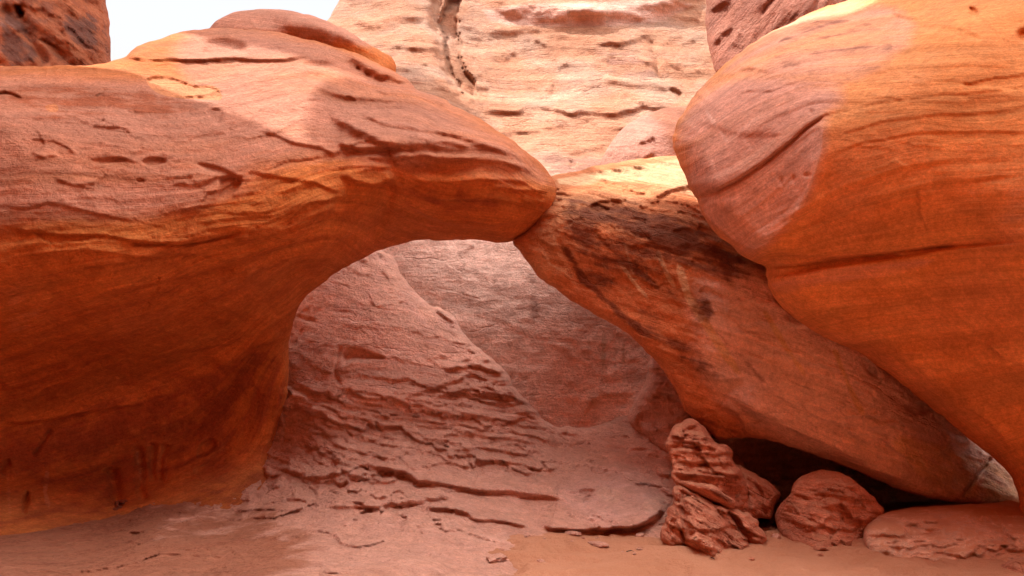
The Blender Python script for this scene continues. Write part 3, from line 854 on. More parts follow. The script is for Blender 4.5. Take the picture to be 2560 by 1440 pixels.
F_bulb = [
 ('ledge', [(1880, 600), (2000, 530), (2120, 470), (2250, 420), (2400, 400)], 0.0175, 5, 40),
 ('ledge', [(1900, 630), (2040, 570), (2180, 505), (2330, 460), (2560, 440)], 0.0200, 6, 50),
 ('ledge', [(2060, 400), (2160, 360), (2300, 335), (2450, 330), (2600, 335)], 0.0150, 5, 40),
 ('ledge', [(2080, 345), (2200, 310), (2340, 290), (2560, 280)], 0.0150, 5, 40),
 ('ledge', [(2120, 200), (2250, 170), (2400, 165), (2560, 170)], 0.0150, 5, 40),
 ('ledge', [(1960, 740), (2080, 720), (2220, 700), (2380, 690), (2560, 700)], 0.0150, 6, 40),
 ('ledge', [(2050, 800), (2200, 800), (2350, 770), (2560, 790)], 0.0150, 6, 40),
 ('ledge', [(1830, 240), (1940, 210), (2050, 215), (2150, 205)], 0.0100, 4, 30),
 ('ledge', [(1850, 360), (1930, 300), (2020, 262), (2110, 250)], 0.0100, 4, 30),
 ('ledge', [(1735, 500), (1790, 480), (1870, 436), (1930, 395), (1980, 355), (2020, 315), (2065, 288), (2100, 280)], .045, 4, 40),
 ('groove', [(1735, 503), (1790, 483), (1870, 439), (1930, 398), (1980, 358), (2020, 318), (2065, 290)], .07, 4),
 ('groove', [(2060, 290), (2200, 262), (2350, 240), (2560, 225)], .012, 4),
 ('dent', [(1740, 505), (1870, 445), (1980, 365), (2062, 298), (2056, 390), (2020, 480), (1970, 560), (1900, 630), (1850, 615), (1780, 560)], .015, 8),
 ('dent', [(1695, 390), (1720, 300), (1780, 300), (1850, 330), (1980, 330), (1900, 400), (1800, 450), (1730, 480)], .03, 20),
 ('groove', [(2064, 288), (2054, 390), (2020, 490), (1960, 580), (1880, 650)], -.06, 26),
 ('ledge', [(1690, 320), (1730, 262), (1790, 210), (1850, 180), (1910, 172)], .06, 8, 40),
 ('ledge', [(1815, 170), (1870, 172), (1920, 185), (1950, 178)], .03, 6, 20),
 ('groove', [(1914, 664), (1990, 664), (2060, 655), (2150, 640), (2250, 626), (2400, 618)], .09, 3.5),
 ('dent', [(1914, 620), (2000, 640), (2250, 622), (2260, 640), (2150, 654), (2000, 690), (1914, 700)], .10, 9),
 ('ledge', [(1915, 690), (1990, 686), (2100, 668), (2250, 646), (2400, 625), (2560, 610)], -.08, 8, 20),
 ('ledge', [(2000, 590), (2100, 540), (2200, 500), (2350, 480)], .03, 4, 30),
 ('ledge', [(2150, 610), (2280, 590), (2400, 575)], .02, 3, 20),
 ('ledge', [(1850, 640), (1900, 610), (1990, 560), (2080, 500)], .05, 12, 30),
 ('pit', [(1950, 455, 5, 12), (1982, 450, 5, 10), (2016, 440, 9, 5), (2028, 279, 5, 6)], .03),
 ('ledge', [(2235, 0), (2230, 35), (2280, 50), (2300, 40)], .04, 4, 20),
 ('dent', [(2415, 10), (2450, 20), (2450, 55), (2420, 50)], .10, 12),
 ('dent', [(2535, 70), (2600, 60), (2600, 110), (2540, 110)], .12, 14),
 ('dent', [(2235, 50), (2420, 70), (2470, 110), (2360, 90), (2260, 60)], .02, 8),
 ('ledge', [(2360, 690), (2450, 720), (2560, 760)], .0, 5, 20),
 ('ledge', [(2460, 860), (2510, 900), (2570, 920)], .06, 6, 30),
 ('ledge', [(2400, 1010), (2460, 1050), (2500, 1090), (2530, 1140)], .04, 5, 25),
 ('ledge', [(2240, 890), (2280, 885), (2310, 890)], .05, 5, 12),
 ('ledge', [(1960, 790), (2100, 820), (2300, 830), (2500, 800)], .03, 30, 60),
 # pale weathered face with painted skylight and cream streaks; mauve top
 ('stain_light', [(1690, 290), (1780, 200), (1900, 190), (2060, 200), (2120, 230), (2062, 292), (2058, 380), (2030, 480), (1970, 565), (1900, 640), (1840, 625), (1700, 450)], 1, .85, 40),
 ('stain_light', [(1780, 200), (1860, 120), (2000, 40), (2150, -20), (2300, 40), (2270, 140), (2100, 210), (1950, 200)], 1, .55, 30),
 ('stain_light', [(1945, 100), (2010, 50), (2100, 45), (2200, 60), (2240, 110), (2220, 160), (2130, 205), (2040, 210), (1960, 180), (1925, 140)], 0, .34, 6),  # dark oval painted for the shaded middle of a sun patch
 ('stain_light', [(1742, 505), (1870, 447), (1980, 367), (2062, 300), (2056, 390), (2020, 480), (1970, 560), (1900, 630), (1850, 615), (1780, 560)], 2, .48, 5),  # crisp-edged pale area, painted skylight on the left face
 ('streak', [(1760, 270), (1800, 330), (1840, 385)], 2, .6, 10), ('streak', [(1800, 280), (1860, 350), (1900, 400)], 2, .45, 8),
 ('streak', [(1765, 340), (1775, 400), (1800, 450)], 2, .4, 14), ('streak', [(1840, 480), (1860, 530), (1880, 580)], 2, .6, 12),
 ('streak', [(1890, 450), (1920, 520), (1940, 570)], 2, .6, 14), ('streak', [(1960, 480), (1990, 500), (1990, 540)], 2, .6, 14),
 ('streak', [(2430, 260), (2420, 400), (2440, 560), (2440, 640)], 2, .30, 30),
 ('stain_light', [(2500, 480), (2600, 460), (2600, 640), (2480, 620)], 1, .35, 40),
 ('stain_light', [(1920, 695), (2150, 660), (2350, 640), (2300, 680), (2050, 720), (1940, 745)], 1, .45, 14),
]
bulb = rock_mesh('rock_overhang', bulb_out, bulb_depth, M['bulb'], (75, .9), .9, bulb_bed, F_bulb, step=3.8, chips=(.022, .8, -.1),
                 amp=(.06, .7), fine=(.003, 6), strata=(.014, 3.0), seed=41, punch=.9, warp=5, cuts=2)
tag(bulb, 'huge smooth orange bulging rock overhang filling the right side, with fine curved layers', 'rock overhang')

# ------------------------------------------------------------------ tall rocks at the back
tower_out = [(-900, -1300), (430, -1320), (500, -1150), (420, -500), (310, -160), (270, -60), (266, 0), (272, 40), (275, 90), (278, 150), (286, 210), (250, 320), (-900, 320)]
tower = rock_mesh('rock_tower', tower_out, [(-900, 0, 13), (270, 0, 17), (0, 0, 15), (0, 200, 14.6), (150, 100, 15.4), (280, 200, 16.4), (0, -600, 17), (450, -1200, 17), (400, -500, 17), (-800, -1200, 17)], M['tower'],
                  (40, .8), 4.0, None,
                  [('groove', [(0, 20), (60, 60), (90, 120), (120, 170)], .25, 14), ('groove', [(60, 0), (50, 40), (100, 90), (180, 150)], .15, 10),
                   ('groove', [(40, 14), (45, 30), (55, 40)], .5, 6), ('ledge', [(150, 80), (170, 130), (190, 165)], .1, 8, 30),
                   ('stain_light', [(0, 20), (60, 50), (120, 160), (0, 165)], 0, .6, 20), ('stain_light', [(140, 40), (240, 30), (250, 110), (200, 130)], 0, .55, 20)],
                  amp=(.25, .5), fine=(.04, 3), terrace=(.09, .9, 1.2, .3), tilt=(.8, 0), seed=51, step=5, chips=(.05, .6, -.4))
tag(tower, 'dark red rock tower behind the arch at the upper left', 'rock tower')
cliff_out = [(822, 50), (838, 15), (850, -10), (900, -200), (1000, -700), (2600, -700), (2900, 1250), (560, 1250), (560, 300), (640, 150), (760, 110)]
cliff_depth = [(800, 100, 21.0), (900, 0, 22.5), (1000, 100, 20.2), (1090, 30, 21.5), (1200, 100, 21.0), (1450, 80, 20.8), (1450, 200, 19.2), (1450, 300, 18.0), (1450, 400, 16.4), (1350, 420, 16.2), (1200, 300, 18.0),
 (1700, 100, 20.6), (1700, 250, 18.5), (1450, -100, 22.5), (1000, -400, 27), (2000, -400, 27), (2400, 0, 21), (1100, 250, 17.8), (900, 250, 18),
 (1450, 520, 15.0), (1450, 640, 14.2), (1450, 800, 13.6), (1450, 950, 13.2), (1450, 1080, 12.9), (1100, 640, 14.2), (1100, 1000, 13.4), (1650, 900, 12.9), (1650, 1050, 12.4), (1700, 700, 13.6), (2200, 1150, 12.6), (2700, 900, 13)]
F_cliff = [
 ('calm', [(560, 470), (1700, 470), (2900, 470), (2900, 1250), (560, 1250)], .85, 40),
 # brow at the top
 ('ledge', [(1190, 52), (1230, 60), (1300, 62), (1400, 68), (1480, 72), (1560, 70), (1640, 58), (1720, 30), (1790, 8)], 1.3, 52, 50),
 ('ledge', [(880, 80), (940, 84), (1000, 72), (1060, 68)], .6, 30, 30),
 # crack between the two buttresses
 ('groove', [(1120, -80), (1098, 10), (1090, 45), (1095, 90), (1105, 140), (1130, 190), (1150, 235), (1175, 250)], 1.2, 14),
 ('ledge', [(1108, -60), (1090, 30), (1092, 90), (1104, 150), (1130, 200), (1160, 238), (1200, 262)], 0.0, 8, 60),
 ('dent', [(1095, 20), (1160, -40), (1150, 20), (1146, 60), (1150, 100), (1160, 150), (1185, 200), (1195, 250), (1160, 235), (1130, 200), (1105, 140)], 1.9, 8),
 ('ledge', [(1170, 285), (1260, 282), (1360, 278), (1440, 290), (1540, 292), (1620, 272), (1700, 270)], .35, 10, 50),
 ('ledge', [(1290, 115), (1340, 108), (1380, 115)], .2, 8, 20), ('ledge', [(1480, 118), (1560, 110), (1630, 90), (1640, 80)], .25, 8, 30),
 ('groove', [(1625, 95), (1640, 140), (1650, 190), (1680, 230), (1705, 245)], .35, 7),
 ('ledge', [(1390, 155), (1392, 170), (1395, 176)], .2, 5, 12),
 ('ledge', [(1360, 252), (1380, 230), (1392, 215)], .25, 6, 15), ('ledge', [(1250, 165), (1285, 135), (1290, 130)], .15, 6, 20),
 ('ledge', [(1190, 200), (1215, 180), (1240, 175)], .15, 6, 20), ('ledge', [(1250, 250), (1262, 238), (1270, 236)], .15, 5, 10),
 ('ledge', [(1490, 205), (1560, 215), (1640, 225), (1700, 240)], .35, 14, 30), ('ledge', [(1380, 255), (1420, 256), (1470, 252)], .15, 5, 12),
 ('ledge', [(1700, 120), (1740, 100), (1770, 90)], .15, 5, 20), ('ledge', [(1650, 118), (1690, 100), (1710, 96)], .15, 5, 15),
 ('ledge', [(1480, 320), (1560, 330), (1620, 345)], .2, 8, 20),
 ('ledge', [(1200, 345), (1300, 330), (1420, 318)], .12, 6, 30), ('ledge', [(1360, 400), (1440, 385), (1520, 372)], .25, 16, 30),
 ('pit', [(1412, 345, 5, 4), (1440, 342, 4, 4), (1466, 360, 5, 4), (1484, 361, 4, 4), (1498, 360, 5, 4), (1500, 342, 4, 3), (1530, 330, 3, 3)], .08),
 ('dent', [(1418, 404), (1430, 400), (1440, 415), (1438, 428), (1418, 428)], .3, 6),
 ('ledge', [(1000, 130), (1060, 128), (1090, 140)], .1, 6, 20), ('ledge', [(980, 122), (1010, 105), (1040, 100)], .12, 6, 20),
 ('ledge', [(960, 190), (1040, 178), (1110, 195)], .12, 8, 20),
 # lower wall seen through the arch
 ('ledge', [(1455, 1040), (1490, 1005), (1530, 992), (1590, 990)], .10, 6, 20), ('ledge', [(1500, 1012), (1560, 1005), (1580, 1000)], .06, 5, 12),
 ('groove', [(1575, 885), (1560, 900), (1568, 915), (1590, 910), (1602, 905)], .05, 4),
 ('ledge', [(1380, 880), (1450, 890), (1540, 870)], .02, 5, 20),
 ('groove', [(1225, 700), (1240, 735), (1268, 740), (1278, 705)], .05, 3), ('groove', [(1205, 690), (1215, 705), (1200, 720)], .04, 3),
 ('groove', [(1250, 605), (1270, 630), (1280, 650), (1265, 655)], .04, 3), ('groove', [(1355, 760), (1362, 775), (1352, 778)], .05, 4),
 ('ledge', [(1110, 680), (1180, 690), (1220, 670)], .04, 4, 14),
 ('stain_light', [(560, 480), (1700, 450), (2900, 500), (2900, 1250), (560, 1250)], 1, 1.0, 60),  # lightens the whole lower wall, painted skylight inside the opening
 ('streak', [(1150, 600), (1148, 700), (1160, 800)], 0, .30, 16), ('streak', [(1330, 640), (1335, 760), (1330, 900)], 0, .42, 18), ('streak', [(1240, 600), (1236, 720), (1240, 860)], 0, .28, 14), ('streak', [(1420, 740), (1425, 820), (1420, 960)], 0, .30, 12), ('streak', [(1510, 820), (1508, 900), (1510, 960)], 2, .6, 10), ('streak', [(1470, 800), (1472, 900)], 2, .5, 8), ('streak', [(1560, 850), (1558, 940)], 2, .5, 7),
 ('stain_light', [(1200, 600), (1290, 620), (1370, 720), (1440, 780), (1420, 870), (1330, 880), (1250, 820), (1210, 720)], 0, .12, 40),
 ('stain_light', [(1350, 385), (1480, 395), (1540, 380), (1510, 430), (1440, 440), (1390, 440), (1360, 420)], 0, .65, 20),
 ('stain_light', [(1500, 120), (1620, 140), (1650, 180), (1640, 220), (1560, 210), (1480, 170)], 0, .38, 14),
 ('stain_light', [(1440, 160), (1500, 175), (1480, 230), (1400, 235), (1360, 200)], 0, .36, 10),
 ('stain_light', [(1200, 15), (1500, 5), (1740, 0), (1700, 35), (1600, 62), (1400, 68), (1230, 60)], 1, .9, 10),
 ('streak', [(1420, 10), (1425, 70)], 2, .5, 6), ('streak', [(1520, 15), (1515, 70)], 2, .5, 6), ('streak', [(1540, 15), (1538, 60)], 2, .4, 4),
 ('stain_light', [(1260, 120), (1400, 110), (1640, 110), (1700, 150), (1500, 120), (1300, 140)], 0, .25, 14),
]
cliff = rock_mesh('rock_cliff', cliff_out, cliff_depth, M['cliff'], (30, .8), 5.0, None, F_cliff,
                  amp=(.30, .30), fine=(.02, 3.5), strata=(.30, .75), terrace=(.06, .7, .8, .20), chips=(.07, .4, -.3), tilt=(.06, .1), seed=61, punch=.45, rag=1.5, warp=10)
tag(cliff, 'tall sunlit cream and tan cliff behind the arch, its base seen through the opening', 'cliff')
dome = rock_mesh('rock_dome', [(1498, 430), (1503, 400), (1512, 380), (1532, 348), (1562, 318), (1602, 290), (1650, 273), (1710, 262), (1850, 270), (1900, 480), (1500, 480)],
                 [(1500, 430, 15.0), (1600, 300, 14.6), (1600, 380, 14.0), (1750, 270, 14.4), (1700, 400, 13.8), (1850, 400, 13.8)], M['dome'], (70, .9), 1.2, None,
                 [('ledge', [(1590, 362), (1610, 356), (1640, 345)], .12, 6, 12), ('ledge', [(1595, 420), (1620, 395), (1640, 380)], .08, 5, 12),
                  ('stain_light', [(1490, 260), (1650, 270), (1700, 480), (1490, 480)], 1, .8, 25)],  # tint painted over the shaded left part of the dome
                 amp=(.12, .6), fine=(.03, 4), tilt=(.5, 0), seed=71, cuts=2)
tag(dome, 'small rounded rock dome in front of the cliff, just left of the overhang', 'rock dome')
fin = rock_mesh('rock_fin', [(1750, -400), (1763, -20), (1762, 20), (1762, 60), (1768, 110), (1774, 145), (1790, 190), (1880, 240), (2300, 240), (2500, -400)],
                [(1760, 50, 12.6), (1800, 150, 12.0), (2000, 0, 11.5), (2300, 0, 11.5), (2300, 200, 11.5), (1900, -300, 13)], M['fin'], (40, .6), 2.0, None,
                [('ledge', [(1845, 70), (1832, 90), (1825, 110)], .1, 5, 15), ('groove', [(1940, -10), (1920, 15), (1910, 40)], .1, 5), ('ledge', [(1780, 40), (1800, 20), (1830, 10)], .08, 6, 20),
                 ('ledge', [(1792, 115), (1800, 90), (1830, 70)], .08, 6, 20)],
                amp=(.15, .7), fine=(.03, 4), terrace=(.04, 1.3, 1.2, .3), tilt=(-1.2, 0), seed=81, cuts=2, chips=(.035, 1.0, -.4))
tag(fin, 'brown shaded rock fin rising behind the top of the overhang', 'rock fin')

# ------------------------------------------------------------------ slickrock slope through the opening
slope_out = [(500, 700), (900, 612), (940, 620), (955, 630), (985, 650), (1010, 690), (1035, 722), (1072, 752), (1110, 772), (1140, 800), (1156, 832), (1190, 862), (1225, 890),
 (1250, 915), (1282, 945), (1288, 972), (1320, 1000), (1343, 1028), (1352, 1052), (1390, 1066), (1450, 1071), (1510, 1063), (1545, 1045), (1600, 1020), (1680, 1060), (1850, 1130),
 (1900, 1250), (1850, 1400), (1500, 1560), (-500, 1800), (-500, 1250), (300, 1150), (500, 1000)]
slope_depth = [(500, 800, 13.2), (900, 620, 13.6), (990, 650, 13.9), (800, 800, 12.3), (1000, 760, 12.8), (1150, 840, 12.9), (900, 900, 11.7), (1150, 960, 12.0), (1320, 1030, 12.3), (1000, 1050, 11.2), (800, 1050, 11.1), (750, 1180, 10.7),
 (1200, 1100, 11.2), (1350, 1070, 12.2), (1500, 1075, 12.4), (1600, 1040, 12.6), (1500, 1150, 11.3), (1500, 1250, 10.2), (1500, 1320, 9.45), (1700, 1200, 10.6), (1700, 1290, 9.6), (1850, 1200, 10.6), (1850, 1350, 9.4),
 (1200, 1200, 10.45), (1300, 1300, 9.45), (1000, 1200, 10.2), (800, 1240, 9.8), (1200, 1330, 8.75), (1000, 1300, 9.0), (1000, 1400, 7.1), (1200, 1400, 7.5), (700, 1300, 9.0), (700, 1400, 7.0), (400, 1300, 9.2), (400, 1400, 7.05),
 (0, 1260, 10.2), (300, 1240, 10.7), (550, 1240, 10.5), (0, 1330, 8.7), (0, 1400, 7.1), (0, 1440, 6.4), (600, 1440, 6.4), (1100, 1440, 6.7), (1250, 1440, 7.0), (1400, 1350, 8.9), (1400, 1440, 7.35), (1700, 1400, 8.0), (500, 1540, 5.3), (1100, 1540, 5.6), (1500, 1540, 6.1), (-400, 1600, 5.0)]
F_slope = [
 ('stain_light', [(-400, 1200), (500, 1230), (760, 1300), (800, 1400), (500, 1600), (-400, 1700)], 0, .95, 210),  # darkens the left floor, painted alcove shade
 ('calm', [(690, 600), (1000, 600), (1120, 800), (1180, 920), (1000, 960), (700, 980)], .85, 40),
 ('calm', [(1380, 1050), (1600, 1040), (1700, 1150), (1700, 1330), (1480, 1340), (1400, 1200)], .2, 40),
 ('calm', [(-200, 1300), (500, 1330), (1200, 1400), (1200, 1600), (-200, 1700)], .15, 40),
 ('ledge', [(1330, 1312), (1370, 1326), (1440, 1332), (1520, 1334), (1590, 1322), (1640, 1298), (1680, 1270)], .42, 14, 90),
 ('ledge', [(690, 1178), (740, 1190), (800, 1195), (860, 1190), (900, 1198), (940, 1196)], .22, 12, 60),
 ('ledge', [(770, 1205), (830, 1206), (890, 1206)], .14, 12, 30),
 ('ledge', [(890, 1170), (950, 1178), (1010, 1190), (1040, 1212), (1100, 1218), (1180, 1232), (1280, 1242), (1380, 1252), (1440, 1262)], .26, 14, 60),
 ('ledge', [(920, 1212), (980, 1215), (1000, 1210)], .12, 8, 24),
 ('ledge', [(800, 1270), (870, 1272), (960, 1268), (1060, 1258), (1150, 1250)], .22, 14, 50),
 ('ledge', [(1040, 1272), (1120, 1282), (1180, 1300), (1240, 1312), (1330, 1330)], .18, 10, 40),
 ('ledge', [(560, 1280), (640, 1276), (720, 1284), (780, 1276)], .12, 8, 40),
 ('ledge', [(640, 1260), (720, 1248), (780, 1256)], .10, 8, 30),
 ('ledge', [(820, 1325), (850, 1358), (900, 1368), (980, 1350)], .12, 8, 35),
 ('ledge', [(1120, 1310), (1200, 1340), (1260, 1358), (1300, 1352)], .07, 6, 30),
 ('ledge', [(420, 1300), (500, 1296), (600, 1304), (700, 1300)], .07, 6, 25),
 ('ledge', [(860, 1400), (940, 1408), (1060, 1402)], .05, 5, 25), ('ledge', [(400, 1350), (420, 1365), (480, 1360)], .05, 5, 20),
 ('ledge', [(650, 1345), (700, 1352), (760, 1342)], .05, 5, 20),
 # upper slope
 ('ledge', [(850, 1008), (920, 1015), (1000, 1018), (1090, 1025), (1180, 1040), (1260, 1050)], .10, 7, 40),
 ('ledge', [(1000, 1000), (1060, 985), (1130, 960), (1180, 940), (1230, 950)], .10, 7, 25),
 ('ledge', [(900, 1030), (980, 1050), (1060, 1052), (1150, 1060), (1220, 1080)], .08, 6, 25),
 ('ledge', [(1060, 1005), (1140, 990), (1230, 985), (1290, 1000)], .09, 6, 22),
 ('ledge', [(1100, 935), (1160, 925), (1220, 905), (1255, 925)], .08, 6, 20),
 ('ledge', [(1080, 1090), (1160, 1085), (1250, 1095), (1340, 1110)], .08, 6, 25),
 ('ledge', [(1120, 1130), (1200, 1120), (1280, 1135), (1350, 1150)], .08, 6, 25),
 ('ledge', [(1150, 1160), (1230, 1155), (1300, 1170), (1400, 1190)], .09, 7, 25),
 ('ledge', [(1050, 1180), (1120, 1160), (1180, 1170)], .07, 6, 22),
 ('ledge', [(780, 1088), (820, 1082), (850, 1068)], .05, 4, 16), ('ledge', [(940, 1110), (990, 1120), (1040, 1150)], .05, 4, 20),
 ('ledge', [(900, 1140), (960, 1150), (1030, 1170)], .05, 5, 20), ('ledge', [(780, 1160), (850, 1150), (880, 1120)], .05, 5, 20),
 ('dent', [(850, 890), (880, 870), (910, 872), (960, 890), (970, 905), (920, 905), (880, 915), (865, 930)], .14, 12),
 ('groove', [(860, 870), (850, 895), (840, 930), (850, 970)], .08, 6),
 ('ledge', [(1060, 900), (1120, 905), (1150, 890)], .04, 8, 30),
 ('dent', [(735, 785), (790, 790), (800, 815), (745, 800)], .08, 8),
 ('groove', [(730, 830), (735, 860), (745, 850), (760, 820)], .05, 4),
 ('ledge', [(860, 672), (900, 690), (940, 690)], .03, 4, 16), ('ledge', [(880, 650), (920, 655), (960, 680), (985, 720)], .05, 5, 20),
 ('ledge', [(1060, 760), (1110, 790), (1140, 812), (1158, 830)], .12, 10, 20),
 ('groove', [(940, 630), (975, 665), (1000, 700), (1040, 740), (1100, 780), (1140, 815)], .05, 6),
 ('ledge', [(1370, 1080), (1430, 1085), (1500, 1080)], .04, 4, 12), ('ledge', [(1400, 1115), (1470, 1110), (1560, 1118)], .03, 4, 12),
 ('ledge', [(1420, 1160), (1460, 1150), (1500, 1158)], .04, 4, 14), ('ledge', [(1480, 1200), (1540, 1190), (1620, 1200)], .03, 4, 14),
 ('ledge', [(1340, 1220), (1420, 1235), (1500, 1228)], .05, 5, 20), ('ledge', [(1300, 1270), (1400, 1280), (1500, 1290), (1560, 1280)], .05, 5, 20),
 ('stain_light', [(1040, 820), (1110, 800), (1180, 880), (1150, 940), (1030, 920)], 0, .3, 30),
 ('stain_light', [(1400, 1180), (1650, 1150), (1680, 1290), (1500, 1320), (1380, 1260)], 1, .8, 40),
 ('stain_light', [(1480, 1220), (1530, 1215), (1560, 1240), (1540, 1262), (1500, 1250)], 2, .8, 8),
 ('stain_light', [(1600, 1255), (1660, 1235), (1680, 1260), (1620, 1290)], 2, .9, 8),
]
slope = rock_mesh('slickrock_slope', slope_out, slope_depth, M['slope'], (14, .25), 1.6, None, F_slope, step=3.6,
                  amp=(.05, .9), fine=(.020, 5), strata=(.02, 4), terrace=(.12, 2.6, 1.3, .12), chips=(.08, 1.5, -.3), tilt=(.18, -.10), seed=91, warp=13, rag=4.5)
tag(slope, 'mauve-pink slickrock slope of cracked ledges and flagstones seen through the arch opening', 'rock slope')
shoulder = rock_mesh('rock_shoulder', [(1555, 1050), (1590, 1000), (1610, 960), (1620, 900), (1625, 860), (1700, 840), (1900, 900), (2350, 1080), (2500, 1300), (1900, 1330), (1740, 1280), (1700, 1170), (1650, 1130), (1600, 1090)],
                     [(1560, 1050, 12.3), (1640, 900, 12.0), (1660, 1000, 11.6), (1680, 1120, 11.2), (1720, 1170, 11.0), (1900, 1000, 11.5), (1900, 1200, 12.0), (2300, 1200, 12.0), (2300, 1080, 11.4), (2500, 1200, 11.6)], M['slope'], (30, .4), .4, None,
                     [('ledge', [(1640, 1080), (1680, 1070), (1720, 1078)], .10, 8, 20), ('ledge', [(1620, 1010), (1650, 985), (1700, 990)], .08, 6, 20), ('ledge', [(1640, 1130), (1680, 1150), (1720, 1165)], .10, 8, 20)],
                     amp=(.16, 1.6), fine=(.05, 6), terrace=(.07, 4, 1.8, .1), chips=(.12, 1.8, -.5), seed=101, rag=4)
tag(shoulder, 'lumpy pink rock shoulder between the slickrock mound and the leaning arch leg', 'rock shoulder')

# ------------------------------------------------------------------ boulders
def z4(*p):   # corner-crop coordinates -> photo coordinates
    return [(1280 + x / 2.0, 720 + y / 2.0) for x, y in p]
def boulder(name, label, cat, out, depth, mat='block', rounding=(11, .15), back=.9, feats=(), **kw):
    o = rock_mesh(name, out, depth, M[mat], rounding, back, None, feats, step=3.6, **kw)
    return tag(o, label, cat)
boulder('layered_boulder', 'tall layered dark red boulder standing under the arch leg', 'boulder',
        z4((872, 648), (905, 655), (950, 690), (1000, 740), (1020, 768), (1095, 790), (1112, 822), (1110, 880), (1150, 920), (1180, 1000), (1170, 1090), (1110, 1140),
           (950, 1160), (850, 1060), (810, 990), (790, 925), (806, 905), (790, 855), (768, 815), (762, 785), (782, 750), (796, 705), (826, 668)),
        [(1715, 1050, 9.35), (1700, 1120, 9.05), (1760, 1130, 9.0), (1830, 1130, 9.35), (1720, 1200, 8.8), (1800, 1200, 8.9), (1860, 1220, 9.2), (1750, 1290, 8.7), (1840, 1290, 8.9)],
        feats=[('ledge', [(1670, 1108), (1710, 1108), (1760, 1115), (1800, 1122)], .07, 5, 20), ('ledge', [(1670, 1132), (1730, 1138), (1790, 1140), (1830, 1135)], .08, 6, 20),
               ('ledge', [(1680, 1158), (1740, 1166), (1800, 1168), (1850, 1150)], .10, 7, 22), ('ledge', [(1680, 1190), (1730, 1196), (1800, 1204), (1840, 1190), (1860, 1170)], .12, 8, 24),
               ('ledge', [(1690, 1085), (1740, 1096), (1780, 1104)], .06, 5, 16), ('ledge', [(1780, 1250), (1830, 1225), (1860, 1190)], .08, 7, 22),
               ('dent', [(1775, 1186), (1800, 1180), (1812, 1190), (1790, 1196)], .1, 6)],
        amp=(.08, 2), fine=(.03, 9), strata=(.03, 9), terrace=(.085, 3.6, .8, -.2), chips=(.14, 1.9, -.6), tilt=(.12, 0), seed=111, rag=3.5)
boulder('ribbed_boulder', 'ribbed rock sloping right behind the tall layered boulder', 'boulder',
        z4((1080, 860), (1110, 868), (1150, 885), (1200, 925), (1240, 960), (1300, 975), (1340, 1008), (1356, 1040), (1335, 1065), (1312, 1110), (1303, 1162), (1260, 1150), (1180, 1160), (1100, 1100)),
        [(1840, 1160, 9.7), (1880, 1200, 9.5), (1940, 1230, 9.5), (1860, 1260, 9.2), (1930, 1290, 9.3), (1830, 1270, 9.1)],
        feats=[('ledge', [(1850, 1190), (1870, 1230), (1880, 1280)], .08, 8, 24), ('ledge', [(1880, 1190), (1905, 1230), (1910, 1280)], .08, 8, 20)],
        amp=(.09, 2.2), fine=(.03, 9), strata=(.05, 8), terrace=(.05, 4, .8, -.1), chips=(.14, 1.9, -.6), tilt=(.5, 0), seed=121, rag=3)
boulder('fallen_slab', 'tilted pale-topped slab wedged against the layered boulder', 'rock slab',
        z4((828, 962), (880, 962), (950, 975), (1010, 985), (1060, 1025), (1112, 1058), (1116, 1080), (1105, 1112), (1040, 1085), (960, 1045), (880, 1010)),
        [(1700, 1202, 8.55), (1780, 1215, 8.3), (1830, 1250, 8.3), (1835, 1272, 8.35), (1750, 1240, 8.35)], rounding=(14, .10), back=.5,
        feats=[('ledge', [(1700, 1210), (1760, 1228), (1830, 1262)], .06, 12, 16), ('stain_light', [(1780, 1215), (1836, 1250), (1830, 1262), (1770, 1228)], 0, .6, 5)],
        amp=(.03, 3), fine=(.015, 10), strata=(.02, 9), chips=(.03, 2.6, -.6), tilt=(.55, 0), seed=131, rag=1.5)
boulder('rubble_boulder', 'lumpy broken boulder sunk in the sand at the foot of the layered boulder', 'boulder',
        z4((822, 980), (870, 1000), (960, 1050), (1040, 1092), (1110, 1118), (1200, 1130), (1240, 1160), (1245, 1200), (1262, 1245), (1252, 1275), (1200, 1290), (1120, 1330),
           (1020, 1380), (960, 1345), (930, 1330), (880, 1300), (850, 1290), (790, 1312), (780, 1290), (745, 1260), (742, 1220), (775, 1150), (768, 1100), (800, 1070), (790, 1020)),
        [(1700, 1220, 8.5), (1780, 1260, 8.3), (1860, 1290, 8.5), (1665, 1330, 8.4), (1720, 1330, 8.05), (1800, 1330, 8.1), (1890, 1340, 8.35), (1770, 1400, 7.85), (1690, 1360, 8.2)],
        rounding=(11, .15),
        feats=[('ledge', [(1700, 1300), (1740, 1330), (1790, 1335), (1840, 1320)], .10, 8, 24), ('ledge', [(1720, 1350), (1760, 1372), (1790, 1385)], .12, 8, 30),
               ('groove', [(1700, 1230), (1708, 1290), (1712, 1350), (1716, 1370)], .12, 8), ('ledge', [(1840, 1350), (1880, 1352), (1910, 1350)], .08, 6, 14),
               ('ledge', [(1850, 1318), (1880, 1322), (1905, 1328)], .08, 6, 14), ('pit', [(1672, 1280, 8, 8), (1690, 1255, 8, 6), (1680, 1310, 10, 8)], .08)],
        amp=(.12, 2.4), fine=(.05, 8), strata=(.03, 8), terrace=(.04, 4, 1.0, 0), chips=(.20, 1.7, -.6), tilt=(.6, 0), seed=141, rag=4)
